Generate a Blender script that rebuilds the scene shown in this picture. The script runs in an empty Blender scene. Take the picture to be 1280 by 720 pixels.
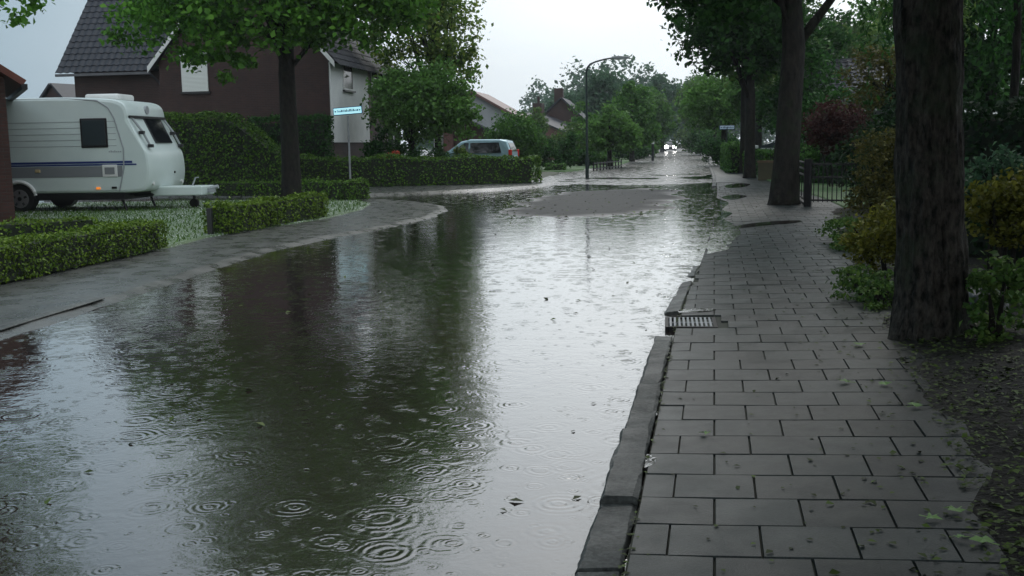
import bpy, math, random
import numpy as np
from mathutils import Vector, Matrix
random.seed(7)
rs = np.random.default_rng(11)
SC = bpy.context.scene
COL = SC.collection

# ------------------------------------------------------------------ camera, sky, sun, exposure
CAM_Z, FOC = 1.40, 1315.0                     # eye height (m), focal length in 1280-px units
PITCH, ROLL = math.radians(7.73), math.radians(1.0)
F_ = Vector((0, math.cos(PITCH), -math.sin(PITCH)))
r0 = Vector((1, 0, 0)); u0 = Vector((0, math.sin(PITCH), math.cos(PITCH)))
R_ = r0*math.cos(ROLL) - u0*math.sin(ROLL)
U_ = r0*math.sin(ROLL) + u0*math.cos(ROLL)
cam = bpy.data.cameras.new('camera'); cam.sensor_width = 36; cam.lens = 36*FOC/1280
cam.clip_start = 0.05; cam.clip_end = 3000
co = bpy.data.objects.new('camera', cam); COL.objects.link(co)
co.matrix_world = Matrix(((R_.x, U_.x, -F_.x, 0), (R_.y, U_.y, -F_.y, 0), (R_.z, U_.z, -F_.z, CAM_Z), (0, 0, 0, 1)))
SC.camera = co

w = bpy.data.worlds.new('World'); SC.world = w; w.use_nodes = True
nt = w.node_tree; nt.nodes.clear()
sky = nt.nodes.new('ShaderNodeTexSky'); sky.sky_type = 'NISHITA'; sky.sun_disc = False
sky.sun_elevation = math.radians(42); sky.sun_rotation = math.radians(12)
sky.air_density = 1.6; sky.dust_density = 5.0; sky.ozone_density = 1.0
hs = nt.nodes.new('ShaderNodeHueSaturation'); hs.inputs['Saturation'].default_value = 0.5
nt.links.new(sky.outputs[0], hs.inputs['Color'])
tc = nt.nodes.new('ShaderNodeTexCoord'); mp = nt.nodes.new('ShaderNodeMapping'); mp.inputs['Scale'].default_value = (1.2, 1.2, 4)
nz = nt.nodes.new('ShaderNodeTexNoise'); nz.inputs['Scale'].default_value = 2.2; nz.inputs['Detail'].default_value = 5
nt.links.new(tc.outputs['Generated'], mp.inputs[0]); nt.links.new(mp.outputs[0], nz.inputs['Vector'])
cr = nt.nodes.new('ShaderNodeValToRGB'); cr.color_ramp.elements[0].position = 0.3; cr.color_ramp.elements[1].position = 0.75
cr.color_ramp.elements[0].color = (7.6, 8.6, 9.4, 1); cr.color_ramp.elements[1].color = (9.4, 10.2, 10.9, 1)
nt.links.new(nz.outputs['Fac'], cr.inputs[0])
mx = nt.nodes.new('ShaderNodeMixRGB'); mx.inputs[0].default_value = 0.8
nt.links.new(hs.outputs[0], mx.inputs[1]); nt.links.new(cr.outputs[0], mx.inputs[2])
bg = nt.nodes.new('ShaderNodeBackground'); bg.inputs['Strength'].default_value = 0.108
sz = nt.nodes.new('ShaderNodeSeparateXYZ'); nt.links.new(tc.outputs['Generated'], sz.inputs[0])   # overcast sky: brighter towards the zenith
mr = nt.nodes.new('ShaderNodeMapRange'); mr.inputs['From Min'].default_value = 0.02; mr.inputs['From Max'].default_value = .75; mr.inputs['To Min'].default_value = 1.07; mr.inputs['To Max'].default_value = 1.55
nt.links.new(sz.outputs[2], mr.inputs['Value'])
vm = nt.nodes.new('ShaderNodeVectorMath'); vm.operation = 'SCALE'
nt.links.new(mx.outputs[0], vm.inputs[0]); nt.links.new(mr.outputs[0], vm.inputs['Scale'])
m2 = nt.nodes.new('ShaderNodeMapRange'); m2.interpolation_type = 'SMOOTHSTEP'   # a darker rain front stands to the left
m2.inputs['From Min'].default_value = -.62; m2.inputs['From Max'].default_value = .12; m2.inputs['To Min'].default_value = .0; m2.inputs['To Max'].default_value = 1.0
my = nt.nodes.new('ShaderNodeMath'); my.operation = 'MULTIPLY'; my.inputs[1].default_value = -1.6; nt.links.new(sz.outputs[1], my.inputs[0])
my2 = nt.nodes.new('ShaderNodeMath'); my2.operation = 'MAXIMUM'; my2.inputs[1].default_value = 0; nt.links.new(my.outputs[0], my2.inputs[0])
my3 = nt.nodes.new('ShaderNodeMath'); my3.operation = 'ADD'; nt.links.new(my2.outputs[0], my3.inputs[0]); nt.links.new(sz.outputs[0], my3.inputs[1])
nt.links.new(my3.outputs[0], m2.inputs['Value'])
m2c = nt.nodes.new('ShaderNodeMixRGB'); m2c.inputs[1].default_value = (.26, .36, .42, 1); m2c.inputs[2].default_value = (1, 1, 1, 1); nt.links.new(m2.outputs[0], m2c.inputs[0])
v2 = nt.nodes.new('ShaderNodeVectorMath'); v2.operation = 'MULTIPLY'; nt.links.new(vm.outputs[0], v2.inputs[0]); nt.links.new(m2c.outputs[0], v2.inputs[1])
nt.links.new(v2.outputs[0], bg.inputs[0])
wo = nt.nodes.new('ShaderNodeOutputWorld'); nt.links.new(bg.outputs[0], wo.inputs[0])

sl = bpy.data.lights.new('sun', 'SUN'); sl.energy = 0.5; sl.angle = math.radians(20); sl.color = (1, .97, .93)
so = bpy.data.objects.new('sun', sl); COL.objects.link(so)
_e, _a = math.radians(42), math.radians(12)
so.rotation_euler = Vector((math.sin(_a)*math.cos(_e), math.cos(_a)*math.cos(_e), math.sin(_e))).to_track_quat('Z', 'Y').to_euler()
vs = SC.view_settings; vs.view_transform = 'Standard'; vs.look = 'None'; vs.gamma = 1; vs.exposure = 0.0
vs.use_curve_mapping = False
SC.render.engine = 'CYCLES'
SC.cycles.max_bounces = 5; SC.cycles.diffuse_bounces = 2; SC.cycles.glossy_bounces = 3
SC.cycles.transmission_bounces = 4; SC.cycles.volume_bounces = 0; SC.cycles.caustics_reflective = False
SC.cycles.use_denoising = True

# ------------------------------------------------------------------ survey helpers
def ray(px, py): return FOC*F_ + (px-640)*R_ + (360-py)*U_
def W(px, py, z=0.0):
    d = ray(px, py); t = (z-CAM_Z)/d.z
    return Vector((d.x*t, d.y*t, z))
def D(px, py, dep):
    d = ray(px, py); t = dep/d.y
    return Vector((d.x*t, dep, CAM_Z+d.z*t))
def gx(px, dep, py=200): p = D(px, py, dep); return p.x

# ------------------------------------------------------------------ materials
MATS = {}
def mat(name, col, rough=.5, spec=.5, metal=0, emit=None, es=0):
    if name in MATS: return MATS[name]
    m = bpy.data.materials.new(name); m.use_nodes = True
    b = m.node_tree.nodes['Principled BSDF']
    b.inputs['Base Color'].default_value = (*col, 1); b.inputs['Roughness'].default_value = rough
    b.inputs['Specular IOR Level'].default_value = spec; b.inputs['Metallic'].default_value = metal
    if emit: b.inputs['Emission Color'].default_value = (*emit, 1); b.inputs['Emission Strength'].default_value = es
    MATS[name] = m; return m
class NB:
    def __init__(s, m): s.t = m.node_tree; s.b = s.t.nodes['Principled BSDF']
    def n(s, ty, **k):
        o = s.t.nodes.new(ty)
        for a, v in k.items():
            if a in o.inputs: o.inputs[a].default_value = v
            else: setattr(o, a, v)
        return o
    def l(s, a, b): s.t.links.new(a, b)
    def math(s, op, a, b=None, clamp=False):
        o = s.t.nodes.new('ShaderNodeMath'); o.operation = op; o.use_clamp = clamp
        for i, v in enumerate((a, b)):
            if v is None: continue
            if isinstance(v, (int, float)): o.inputs[i].default_value = v
            else: s.l(v, o.inputs[i])
        return o.outputs[0]
    def coord(s, scale=(1, 1, 1), rot=(0, 0, 0), loc=(0, 0, 0), out='Object'):
        t = s.n('ShaderNodeTexCoord'); m = s.n('ShaderNodeMapping')
        m.inputs['Scale'].default_value = scale; m.inputs['Rotation'].default_value = rot; m.inputs['Location'].default_value = loc
        s.l(t.outputs[out], m.inputs[0]); return m.outputs[0]
    def noise(s, vec, scale, detail=4, rough=.55):
        o = s.n('ShaderNodeTexNoise'); o.inputs['Scale'].default_value = scale; o.inputs['Detail'].default_value = detail
        o.inputs['Roughness'].default_value = rough; s.l(vec, o.inputs['Vector']); return o.outputs['Fac']
    def ramp(s, fac, stops):
        o = s.n('ShaderNodeValToRGB'); e = o.color_ramp.elements
        while len(e) < len(stops): e.new(.5)
        for i, (p, c) in enumerate(stops):
            e[i].position = p; e[i].color = (*c, 1) if len(c) == 3 else c
        s.l(fac, o.inputs[0]); return o.outputs[0]
    def mix(s, fac, a, b, mode='MIX'):
        o = s.n('ShaderNodeMixRGB'); o.blend_type = mode
        for i, v in enumerate((fac, a, b)):
            if isinstance(v, (int, float)): o.inputs[i].default_value = v
            elif isinstance(v, tuple): o.inputs[i].default_value = (*v, 1)
            else: s.l(v, o.inputs[i])
        return o.outputs[0]
    def bump(s, h, dist, strength=1, prev=None):
        o = s.n('ShaderNodeBump'); o.inputs['Distance'].default_value = dist; o.inputs['Strength'].default_value = strength
        s.l(h, o.inputs['Height'])
        if prev: s.l(prev, o.inputs['Normal'])
        return o.outputs[0]
    def col(s, c): s.l(c, s.b.inputs['Base Color'])
    def nor(s, c): s.l(c, s.b.inputs['Normal'])
    def rough(s, c): s.l(c, s.b.inputs['Roughness'])

def mottled(name, c1, c2, scale=3, rough=.5, bump=0, bscale=40, spec=.5, stretch=(1, 1, 1), rr=None):
    if name in MATS: return MATS[name]
    m = mat(name, c1, rough, spec); k = NB(m)
    v = k.coord(scale=stretch)
    f = k.noise(v, scale, 6, .6)
    k.col(k.ramp(f, [(.3, c1), (.7, c2)]))
    if rr: k.rough(k.ramp(k.noise(v, scale*1.7, 3), [(.35, (rr[0],)*3), (.65, (rr[1],)*3)]))
    if bump: k.nor(k.bump(k.noise(v, bscale, 4), bump))
    return m

def foliage(name, dark, mid, light, trans=.4, clump=.9, rough=.5):
    if name in MATS: return MATS[name]
    m = mat(name, mid, .55, .16); k = NB(m)
    g = k.n('ShaderNodeNewGeometry')
    c = k.ramp(g.outputs['Random Per Island'], [(0, dark), (.55, mid), (1, light)])
    v = k.coord(); f = k.noise(v, clump, 3)
    c2 = k.mix(k.ramp(f, [(.35, (0, 0, 0)), (.7, (1, 1, 1))]), c, light)
    c3 = k.mix(.35, c, c2)
    k.col(c3)
    tr = k.n('ShaderNodeBsdfTranslucent'); k.l(c3, tr.inputs['Color'])
    ms = k.n('ShaderNodeMixShader'); ms.inputs[0].default_value = trans
    out = [n for n in k.t.nodes if n.type == 'OUTPUT_MATERIAL'][0]
    k.l(k.b.outputs[0], ms.inputs[1]); k.l(tr.outputs[0], ms.inputs[2]); k.l(ms.outputs[0], out.inputs[0])
    return m

FM = {
 'maple':  foliage('leaf_maple', (0.022, 0.066, 0.010), (0.073, 0.209, 0.024), (0.158, 0.354, 0.044)),
 'light':  foliage('leaf_light', (0.026, 0.070, 0.012), (0.087, 0.189, 0.026), (0.232, 0.295, 0.054)),
 'tall':   foliage('leaf_tall', (0.018, 0.048, 0.012), (0.058, 0.128, 0.029), (0.132, 0.202, 0.046)),
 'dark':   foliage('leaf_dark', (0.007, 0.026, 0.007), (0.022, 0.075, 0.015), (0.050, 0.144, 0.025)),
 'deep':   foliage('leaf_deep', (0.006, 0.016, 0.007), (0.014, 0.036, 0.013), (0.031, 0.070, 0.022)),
 'mid':    foliage('leaf_mid', (0.016, 0.052, 0.011), (0.052, 0.142, 0.026), (0.109, 0.232, 0.040)),
 'bright': foliage('leaf_bright', (0.030, 0.075, 0.016), (0.084, 0.189, 0.038), (0.147, 0.295, 0.062)),
 'hedge':  foliage('leaf_hedge', (0.012, 0.036, 0.006), (0.042, 0.107, 0.012), (0.128, 0.240, 0.027), trans=.2),
 'box':    foliage('leaf_box', (0.020, 0.045, 0.006), (0.070, 0.138, 0.012), (0.175, 0.263, 0.027), trans=.2),
 'red':    foliage('leaf_red', (.026, .011, .011), (.052, .019, .018), (.085, .034, .028)),
 'yellow': foliage('leaf_yellow', (.05, .058, .010), (.115, .125, .018), (.22, .21, .035)),
 'olive':  foliage('leaf_olive', (.03, .036, .012), (.07, .072, .018), (.14, .12, .03)),
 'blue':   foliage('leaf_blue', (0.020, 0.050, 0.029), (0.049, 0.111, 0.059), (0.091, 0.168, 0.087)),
 'flower': foliage('petal_red', (.22, .03, .02), (.4, .06, .03), (.6, .12, .06), trans=.1),
 'litter': foliage('leaf_litter', (.014, .014, .007), (.03, .045, .010), (.09, .14, .024), trans=.1),
 'fallen': foliage('leaf_fallen', (.10, .18, .06), (.16, .26, .09), (.24, .34, .14), trans=.1),
 'grass':  foliage('blade_grass', (.03, .07, .014), (.06, .13, .022), (.11, .20, .035), trans=.2),
}
def bark(name, c1, c2, sc=6, d=.03, moss=None):
    if name in MATS: return MATS[name]
    m = mat(name, c1, .7, .15); k = NB(m)
    v = k.coord(scale=(1, 1, .42)); f = k.noise(v, sc*2, 8, .65)
    vo = k.n('ShaderNodeTexVoronoi'); vo.feature = 'DISTANCE_TO_EDGE'; vo.inputs['Scale'].default_value = sc*1.6; k.l(v, vo.inputs['Vector'])
    h = k.math('ADD', f, k.math('MULTIPLY', vo.outputs['Distance'], .8))
    c = k.ramp(f, [(.38, c1), (.62, c2)])
    if moss:
        v2 = k.coord(); f2 = k.noise(v2, 3.0, 6, .7)
        c = k.mix(k.ramp(f2, [(.5, (0, 0, 0)), (.68, (.75,)*3)]), c, moss)
    k.col(c); k.nor(k.bump(h, d)); return m
BARK = bark('bark_wet', (.007, .006, .005), (.022, .019, .015), moss=(.014, .022, .009))
BARKN = bark('bark_near', (.004, .004, .003), (.052, .045, .037), sc=13, d=.035, moss=(.026, .038, .020))

def brick(name, c1, c2, mortar, rough=.55):
    if name in MATS: return MATS[name]
    m = mat(name, c1, rough, .3); k = NB(m)
    t = k.n('ShaderNodeTexCoord'); s = k.n('ShaderNodeSeparateXYZ'); k.l(t.outputs['Object'], s.inputs[0])
    cmb = k.n('ShaderNodeCombineXYZ'); k.l(k.math('ADD', s.outputs[0], s.outputs[1]), cmb.inputs[0]); k.l(s.outputs[2], cmb.inputs[1])
    b = k.n('ShaderNodeTexBrick'); k.l(cmb.outputs[0], b.inputs['Vector'])
    b.inputs['Color1'].default_value = (*c1, 1); b.inputs['Color2'].default_value = (*c2, 1); b.inputs['Mortar'].default_value = (*mortar, 1)
    b.inputs['Scale'].default_value = 1; b.inputs['Brick Width'].default_value = .22; b.inputs['Row Height'].default_value = .065
    b.inputs['Mortar Size'].default_value = .006; b.inputs['Mortar Smooth'].default_value = .2
    f = k.noise(t.outputs['Object'], 1.1, 5, .6)
    k.col(k.mix(1, b.outputs['Color'], k.ramp(f, [(.3, (.7,)*3), (.75, (1.2,)*3)]), 'MULTIPLY'))
    k.nor(k.bump(b.outputs['Fac'], -.006)); return m
BRICK = brick('brick_brown', (.040, .019, .016), (.058, .026, .021), (.040, .032, .028))
BRICK2 = brick('brick_red', (.045, .018, .014), (.065, .024, .018), (.04, .032, .028))
BRICK3 = brick('brick_grey_red', (.12, .05, .045), (.16, .07, .06), (.13, .11, .1))
TILE_D = mottled('roof_tile_slate', (.011, .012, .017), (.022, .023, .031), 5, .6, spec=.5)
TILE_R = mottled('roof_tile_red', (.11, .062, .055), (.17, .10, .085), 3, .5)
TILE_G = mottled('roof_tile_grey', (.11, .12, .13), (.17, .18, .19), 3, .5)
WHITE = mottled('white_paint', (.62, .62, .60), (.78, .78, .76), 2, .4)
PLASTER = mottled('white_plaster', (.62, .64, .64), (.76, .77, .76), 1.2, .7, .004, 60)
GREYPANEL = mottled('grey_cladding', (.32, .33, .34), (.42, .43, .44), 1.5, .6)
SHUT = mat('roller_shutter', (.68, .70, .66), .5)
k = NB(SHUT); wv = k.n('ShaderNodeTexWave'); wv.bands_direction = 'Z'; wv.inputs['Scale'].default_value = 6.5; k.l(k.coord(), wv.inputs['Vector']); k.nor(k.bump(wv.outputs['Fac'], .008))
GLASS = mat('dark_glass', (.008, .010, .012), .06, .6)
GLASSG = mat('tinted_glass', (.030, .042, .046), .06, .6)
BLACK = mat('black_plastic', (.010, .010, .011), .4)
DGREEN = mat('dark_green_paint', (.008, .022, .02), .35)
IRON = mottled('black_iron', (.004, .004, .005), (.012, .011, .011), 20, .45, spec=.2)
GALV = mottled('galvanised_steel', (.24, .25, .26), (.36, .37, .38), 8, .35)
CARAVAN = mottled('caravan_shell', (.54, .62, .60), (.62, .69, .66), 1.0, .32, spec=.5)
k = NB(CARAVAN); 
CARGREY = mat('caravan_grey_band', (.21, .22, .23), .35)
CARBLUE = mat('caravan_blue_stripe', (.02, .04, .16), .35)
SILVER = mat('grey_plastic', (.30, .32, .33), .4)
RUBBER = mat('tyre_rubber', (.012, .012, .012), .7)
ALLOY = mat('wheel_alloy', (.45, .46, .47), .3, metal=.8)
ORANGE = mat('amber_lens', (.7, .2, .03), .25, emit=(1, .3, .05), es=.6)
REDLENS = mat('red_lens', (.55, .03, .02), .2)
CARPAINT = mat('car_paint_blue_grey', (.30, .45, .50), .25, metal=.2)
CARPAINTW = mat('car_paint_white', (.6, .62, .62), .25)
CARDARK = mat('car_paint_dark', (.05, .055, .06), .3)
LAMPON = mat('headlight_on', (1, 1, 1), .3, emit=(1, .98, .95), es=40)
SIGNFACE = mat('sign_face_flash_glow', (.55, .75, .85), .4, emit=(.45, .9, 1.0), es=.8)  # unlit plate; emission stands in for the camera flash it throws back
SIGNBLUE = mat('sign_blue_face', (.02, .07, .2), .4)
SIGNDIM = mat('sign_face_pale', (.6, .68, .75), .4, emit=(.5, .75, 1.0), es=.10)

# wet paving tile
def paving(name, c1, c2, moss=True, rlo=.16, rhi=.5, spec=.5, gs=120, gd=.0022, gc=(.62, 1.5)):
    m = mat(name, c1, .3, spec); k = NB(m)
    v = k.coord(); g = k.n('ShaderNodeNewGeometry')
    f = k.noise(v, 2.2, 6, .65); f2 = k.noise(v, gs, 4, .75)
    c = k.ramp(f, [(.3, c1), (.7, c2)])
    c = k.mix(1, c, k.ramp(g.outputs['Random Per Island'], [(0, (.68,)*3), (.5, (.95,)*3), (1, (1.32,)*3)]), 'MULTIPLY')
    c = k.mix(1, c, k.ramp(f2, [(.35, (gc[0],)*3), (.68, (gc[1],)*3)]), 'MULTIPLY')
    if moss:
        fm = k.noise(v, 5.5, 8, .75)
        c = k.mix(k.ramp(fm, [(.58, (0, 0, 0)), (.74, (.55,)*3)]), c, (.026, .036, .014))
    k.col(c)
    k.rough(k.ramp(k.noise(v, 3.4, 5, .6), [(.38, (rlo,)*3), (.62, (rhi,)*3)]))
    k.nor(k.bump(f2, gd, .8)); return m
PAVE = paving('wet_concrete_paving', (.014, .019, .0185), (.025, .032, .031), rlo=.32, rhi=.46, spec=.30)
PAVEL = paving('wet_grey_pavement', (.040, .042, .040), (.066, .067, .062), rlo=.2, rhi=.42)
KERB = paving('kerb_concrete', (.030, .034, .033), (.080, .084, .078), rlo=.45, rhi=.65, spec=.3, gs=48, gd=.006, gc=(.45, 1.9))
JOINT = mottled('joint_sand_moss', (.009, .010, .008), (.016, .026, .009), 9, .7, spec=.2)
ASPH = paving('wet_asphalt', (.030, .031, .031), (.048, .048, .046), moss=False, rlo=.26, rhi=.5)
ROADM = paving('wet_road_asphalt', (.030, .031, .031), (.048, .048, .046), moss=False, rlo=.14, rhi=.38)
k = NB(ROADM); atn = k.n('ShaderNodeAttribute'); atn.attribute_name = 'drained'
_src = k.b.inputs['Roughness'].links[0].from_socket
k.rough(k.mix(atn.outputs['Fac'], _src, (.72, .72, .72)))
k.l(k.math('MULTIPLY_ADD', atn.outputs['Fac'], -.28), k.b.inputs['Specular IOR Level']); k.b.inputs['Specular IOR Level'].links[0].from_node.inputs[2].default_value = .45
SOIL = mottled('wet_soil', (.005, .0045, .0035), (.014, .012, .007), 5, .75, .03, 24, spec=.2)
EARTH = mottled('garden_earth', (.025, .03, .015), (.05, .06, .025), .6, .8)
GRASS = mottled('lawn_green', (.035, .085, .016), (.06, .14, .025), 1.5, .7, .03, 60)
# lawn with hailstones
HAIL = mat('lawn_with_hail', (.05, .11, .03), .6); k = NB(HAIL); v = k.coord()
base = k.ramp(k.noise(v, 1.2, 4), [(.3, (.05, .10, .028)), (.7, (.10, .16, .06))])
vo = k.n('ShaderNodeTexVoronoi'); vo.inputs['Scale'].default_value = 22; k.l(v, vo.inputs['Vector'])
hm = k.math('MULTIPLY', k.math('LESS_THAN', vo.outputs['Distance'], .34), k.ramp(k.noise(v, .5, 5, .65), [(.32, (0, 0, 0)), (.58, (1, 1, 1))]))
k.col(k.mix(hm, base, (.55, .58, .56))); k.nor(k.bump(k.noise(v, 50, 4), .03))

# flood water with rain rings
WATER = mat('flood_water', (.034, .026, .023), .04, .5); k = NB(WATER)
WATER.node_tree.nodes['Principled BSDF'].inputs['IOR'].default_value = 1.45
v = k.coord()
wz = k.n('ShaderNodeTexNoise'); wz.inputs['Scale'].default_value = 3; k.l(v, wz.inputs['Vector'])
tot = None
wc = k.n('ShaderNodeTexNoise'); wc.inputs['Scale'].default_value = 7; wc.inputs['Detail'].default_value = 2; k.l(v, wc.inputs['Vector'])
wsub = k.n('ShaderNodeVectorMath', operation='SUBTRACT'); wsub.inputs[1].default_value = (.5, .5, .5); k.l(wc.outputs['Color'], wsub.inputs[0])
wscl = k.n('ShaderNodeVectorMath', operation='SCALE'); wscl.inputs['Scale'].default_value = .035; k.l(wsub.outputs[0], wscl.inputs[0])
RINGS = ((.9, .060, .42, .40, .42), (1.3, .054, .32, .35, .45), (1.7, .046, .25, .25, .45), (2.1, .040, .20, .2, .45), (2.7, .036, .16, .15, .45), (3.6, .030, .12, .15, .40), (5.2, .024, .08, .2, .36), (7.5, .019, .05, .25, .34))
for i, (s, wl, R, thr, amp) in enumerate(RINGS):
    vv = k.coord(loc=(3.7*i, 1.9*i, 0), rot=(0, 0, .7*i))
    va = k.n('ShaderNodeVectorMath', operation='ADD'); k.l(vv, va.inputs[0]); k.l(wscl.outputs[0], va.inputs[1])
    vo = k.n('ShaderNodeTexVoronoi'); vo.voronoi_dimensions = '2D'; vo.inputs['Scale'].default_value = s; k.l(va.outputs[0], vo.inputs['Vector'])
    d = k.math('DIVIDE', vo.outputs['Distance'], s)
    sp = k.n('ShaderNodeSeparateColor'); k.l(vo.outputs['Color'], sp.inputs[0])
    rad = k.math('MULTIPLY_ADD', sp.outputs[0], R*.75); rad.node.inputs[2].default_value = R*.3
    fall = k.math('SUBTRACT', 1, k.math('DIVIDE', d, rad), True)
    ages = k.math('GREATER_THAN', d, k.math('MULTIPLY', rad, k.math('MULTIPLY', sp.outputs[2], .35)))   # older rings are calm inside
    act = k.math('GREATER_THAN', sp.outputs[1], thr)
    str_ = k.math('MULTIPLY', k.math('SUBTRACT', sp.outputs[1], thr), 1.6/(1-thr))
    ph = k.math('MULTIPLY', sp.outputs[2], 6.28)
    h = k.math('SINE', k.math('SUBTRACT', k.math('MULTIPLY', d, 2*math.pi/wl), ph))
    h = k.math('MULTIPLY', k.math('MULTIPLY', h, fall), k.math('MULTIPLY', act, k.math('MULTIPLY', str_, ages)))
    h = k.math('MULTIPLY', h, amp)
    tot = h if tot is None else k.math('ADD', tot, h)
nv = k.coord(scale=(1, 1.0, 1)); n1 = k.noise(nv, 11, 3, .55); n2 = k.noise(nv, 2.0, 2)
patch = k.ramp(k.noise(nv, .35, 3), [(.36, (.8,)*3), (.6, (1.15,)*3)])   # where the rain hits harder
tot = k.math('MULTIPLY', tot, patch)
k.b.inputs['Coat Weight'].default_value = 1; k.b.inputs['Coat Roughness'].default_value = .03; k.b.inputs['Coat IOR'].default_value = 1.4
b1 = k.bump(tot, .0011)
b2 = k.bump(k.math('ADD', k.math('MULTIPLY', n1, .8), n2), .0024, 1, b1)
k.nor(b2); k.l(b2, k.b.inputs['Coat Normal'])

# ------------------------------------------------------------------ mesh helpers
def setp(o, label=None, cat=None, group=None, kind=None):
    if label: o['label'] = label
    if cat: o['category'] = cat
    if group: o['group'] = group
    if kind: o['kind'] = kind
    return o
def thing(name, label, cat, loc=(0, 0, 0), rz=0, group=None):
    o = bpy.data.objects.new(name, None); o.empty_display_size = .3; COL.objects.link(o)
    o.location = loc; o.rotation_euler = (0, 0, rz)
    return setp(o, label, cat, group)
def link(name, me, m, parent=None, smooth=False):
    if m: me.materials.append(m)
    if smooth: me.polygons.foreach_set('use_smooth', [True]*len(me.polygons))
    o = bpy.data.objects.new(name, me); COL.objects.link(o)
    if parent: o.parent = parent
    return o
class MB:
    def __init__(s): s.v = []; s.f = []
    def add(s, vs_, fs):
        b = len(s.v); s.v += [tuple(p) for p in vs_]; s.f += [tuple(b+i for i in f) for f in fs]; return s
    def box(s, x0, x1, y0, y1, z0, z1):
        return s.add([(x0, y0, z0), (x1, y0, z0), (x1, y1, z0), (x0, y1, z0), (x0, y0, z1), (x1, y0, z1), (x1, y1, z1), (x0, y1, z1)],
                     [(0, 3, 2, 1), (4, 5, 6, 7), (0, 1, 5, 4), (1, 2, 6, 5), (2, 3, 7, 6), (3, 0, 4, 7)])
    def tube(s, pts, rad, n=8, cap=True):
        pts = [Vector(p) for p in pts]
        if not hasattr(rad, '__len__'): rad = [rad]*len(pts)
        rings = []; up = Vector((0, 0, 1))
        for i, p in enumerate(pts):
            t = (pts[min(i+1, len(pts)-1)]-pts[max(i-1, 0)]).normalized()
            a = t.cross(up if abs(t.z) < .95 else Vector((0, 1, 0))).normalized(); b = t.cross(a)
            rings.append([p+(a*math.cos(2*math.pi*j/n)+b*math.sin(2*math.pi*j/n))*rad[i] for j in range(n)])
        vv = [q for r in rings for q in r]; ff = []
        for i in range(len(pts)-1):
            for j in range(n): ff.append((i*n+j, (i+1)*n+j, (i+1)*n+(j+1) % n, i*n+(j+1) % n))
        if cap: ff.append(tuple(range(n))); ff.append(tuple(reversed([(len(pts)-1)*n+j for j in range(n)])))
        return s.add(vv, ff)
    def prism(s, prof, y0, y1):            # profile in x,z extruded along y
        n = len(prof)
        return s.add([(x, y0, z) for x, z in prof]+[(x, y1, z) for x, z in prof],
                     [tuple(range(n)), tuple(reversed(range(n, 2*n)))]+[(i, n+i, n+(i+1) % n, (i+1) % n) for i in range(n)])
    def prism_x(s, prof, x0, x1):          # profile in y,z extruded along x
        n = len(prof)
        return s.add([(x0, y, z) for y, z in prof]+[(x1, y, z) for y, z in prof],
                     [tuple(range(n)), tuple(reversed(range(n, 2*n)))]+[(i, n+i, n+(i+1) % n, (i+1) % n) for i in range(n)])
    def slab(s, a, b, c, d, th):           # quad a,b,c,d given thickness along its normal
        a, b, c, d = map(Vector, (a, b, c, d)); n = (b-a).cross(d-a).normalized()*th
        return s.add([a, b, c, d, a-n, b-n, c-n, d-n], [(0, 1, 2, 3), (7, 6, 5, 4), (0, 4, 5, 1), (1, 5, 6, 2), (2, 6, 7, 3), (3, 7, 4, 0)])
    def disc(s, c, r, ax, th, n=20):       # short cylinder, axis 'x' or 'y'
        c = Vector(c); a = Vector((1, 0, 0)) if ax == 'x' else Vector((0, 1, 0))
        return s.tube([c-a*th/2, c+a*th/2], r, n)
    def build(s, name, m, parent=None, smooth=False, bevel=0, seg=2):
        me = bpy.data.meshes.new(name); me.from_pydata(s.v, [], s.f); me.update()
        import bmesh
        bm = bmesh.new(); bm.from_mesh(me); bmesh.ops.recalc_face_normals(bm, faces=bm.faces)
        bm.to_mesh(me); bm.free()
        o = link(name, me, m, parent, smooth)
        if bevel:
            md = o.modifiers.new('bevel', 'BEVEL'); md.width = bevel; md.segments = seg; md.limit_method = 'ANGLE'
        return o
def quads_np(name, V, m, parent=None, smooth=False, extra=None):
    n = len(V)//4; me = bpy.data.meshes.new(name)
    me.vertices.add(len(V)); me.vertices.foreach_set('co', V.astype(np.float32).ravel())
    me.loops.add(4*n); me.loops.foreach_set('vertex_index', np.arange(4*n, dtype=np.int32))
    me.polygons.add(n); me.polygons.foreach_set('loop_start', np.arange(0, 4*n, 4, dtype=np.int32))
    me.polygons.foreach_set('loop_total', np.full(n, 4, dtype=np.int32))
    me.update(calc_edges=True); return link(name, me, m, parent, smooth)
def nrm(a): return a/np.maximum(np.linalg.norm(a, axis=1, keepdims=True), 1e-9)
def leaves(P, size, up=.5, asp=.6, nb=None, hang=0):
    n = len(P); N = rs.normal(size=(n, 3)); N[:, 2] += up*1.6
    if nb is not None: N += nb*1.2
    N = nrm(N); T = rs.normal(size=(n, 3)); T[:, 2] -= hang; T = nrm(T-N*np.sum(T*N, 1, keepdims=True)); B = np.cross(N, T)
    L = (size*(.6+.8*rs.random(n)))[:, None]; fold = N*L*.12
    V = np.empty((n, 4, 3)); V[:, 0] = P-T*L*.5; V[:, 1] = P+B*L*asp*.5+fold-T*L*.06; V[:, 2] = P+T*L*.5; V[:, 3] = P-B*L*asp*.5+fold-T*L*.06
    return V.reshape(-1, 3)
def in_ball(n, shell=.0):
    d = nrm(rs.normal(size=(n, 3))); r = (shell**3+(1-shell**3)*rs.random(n))**(1/3); return d*r[:, None]
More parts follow.
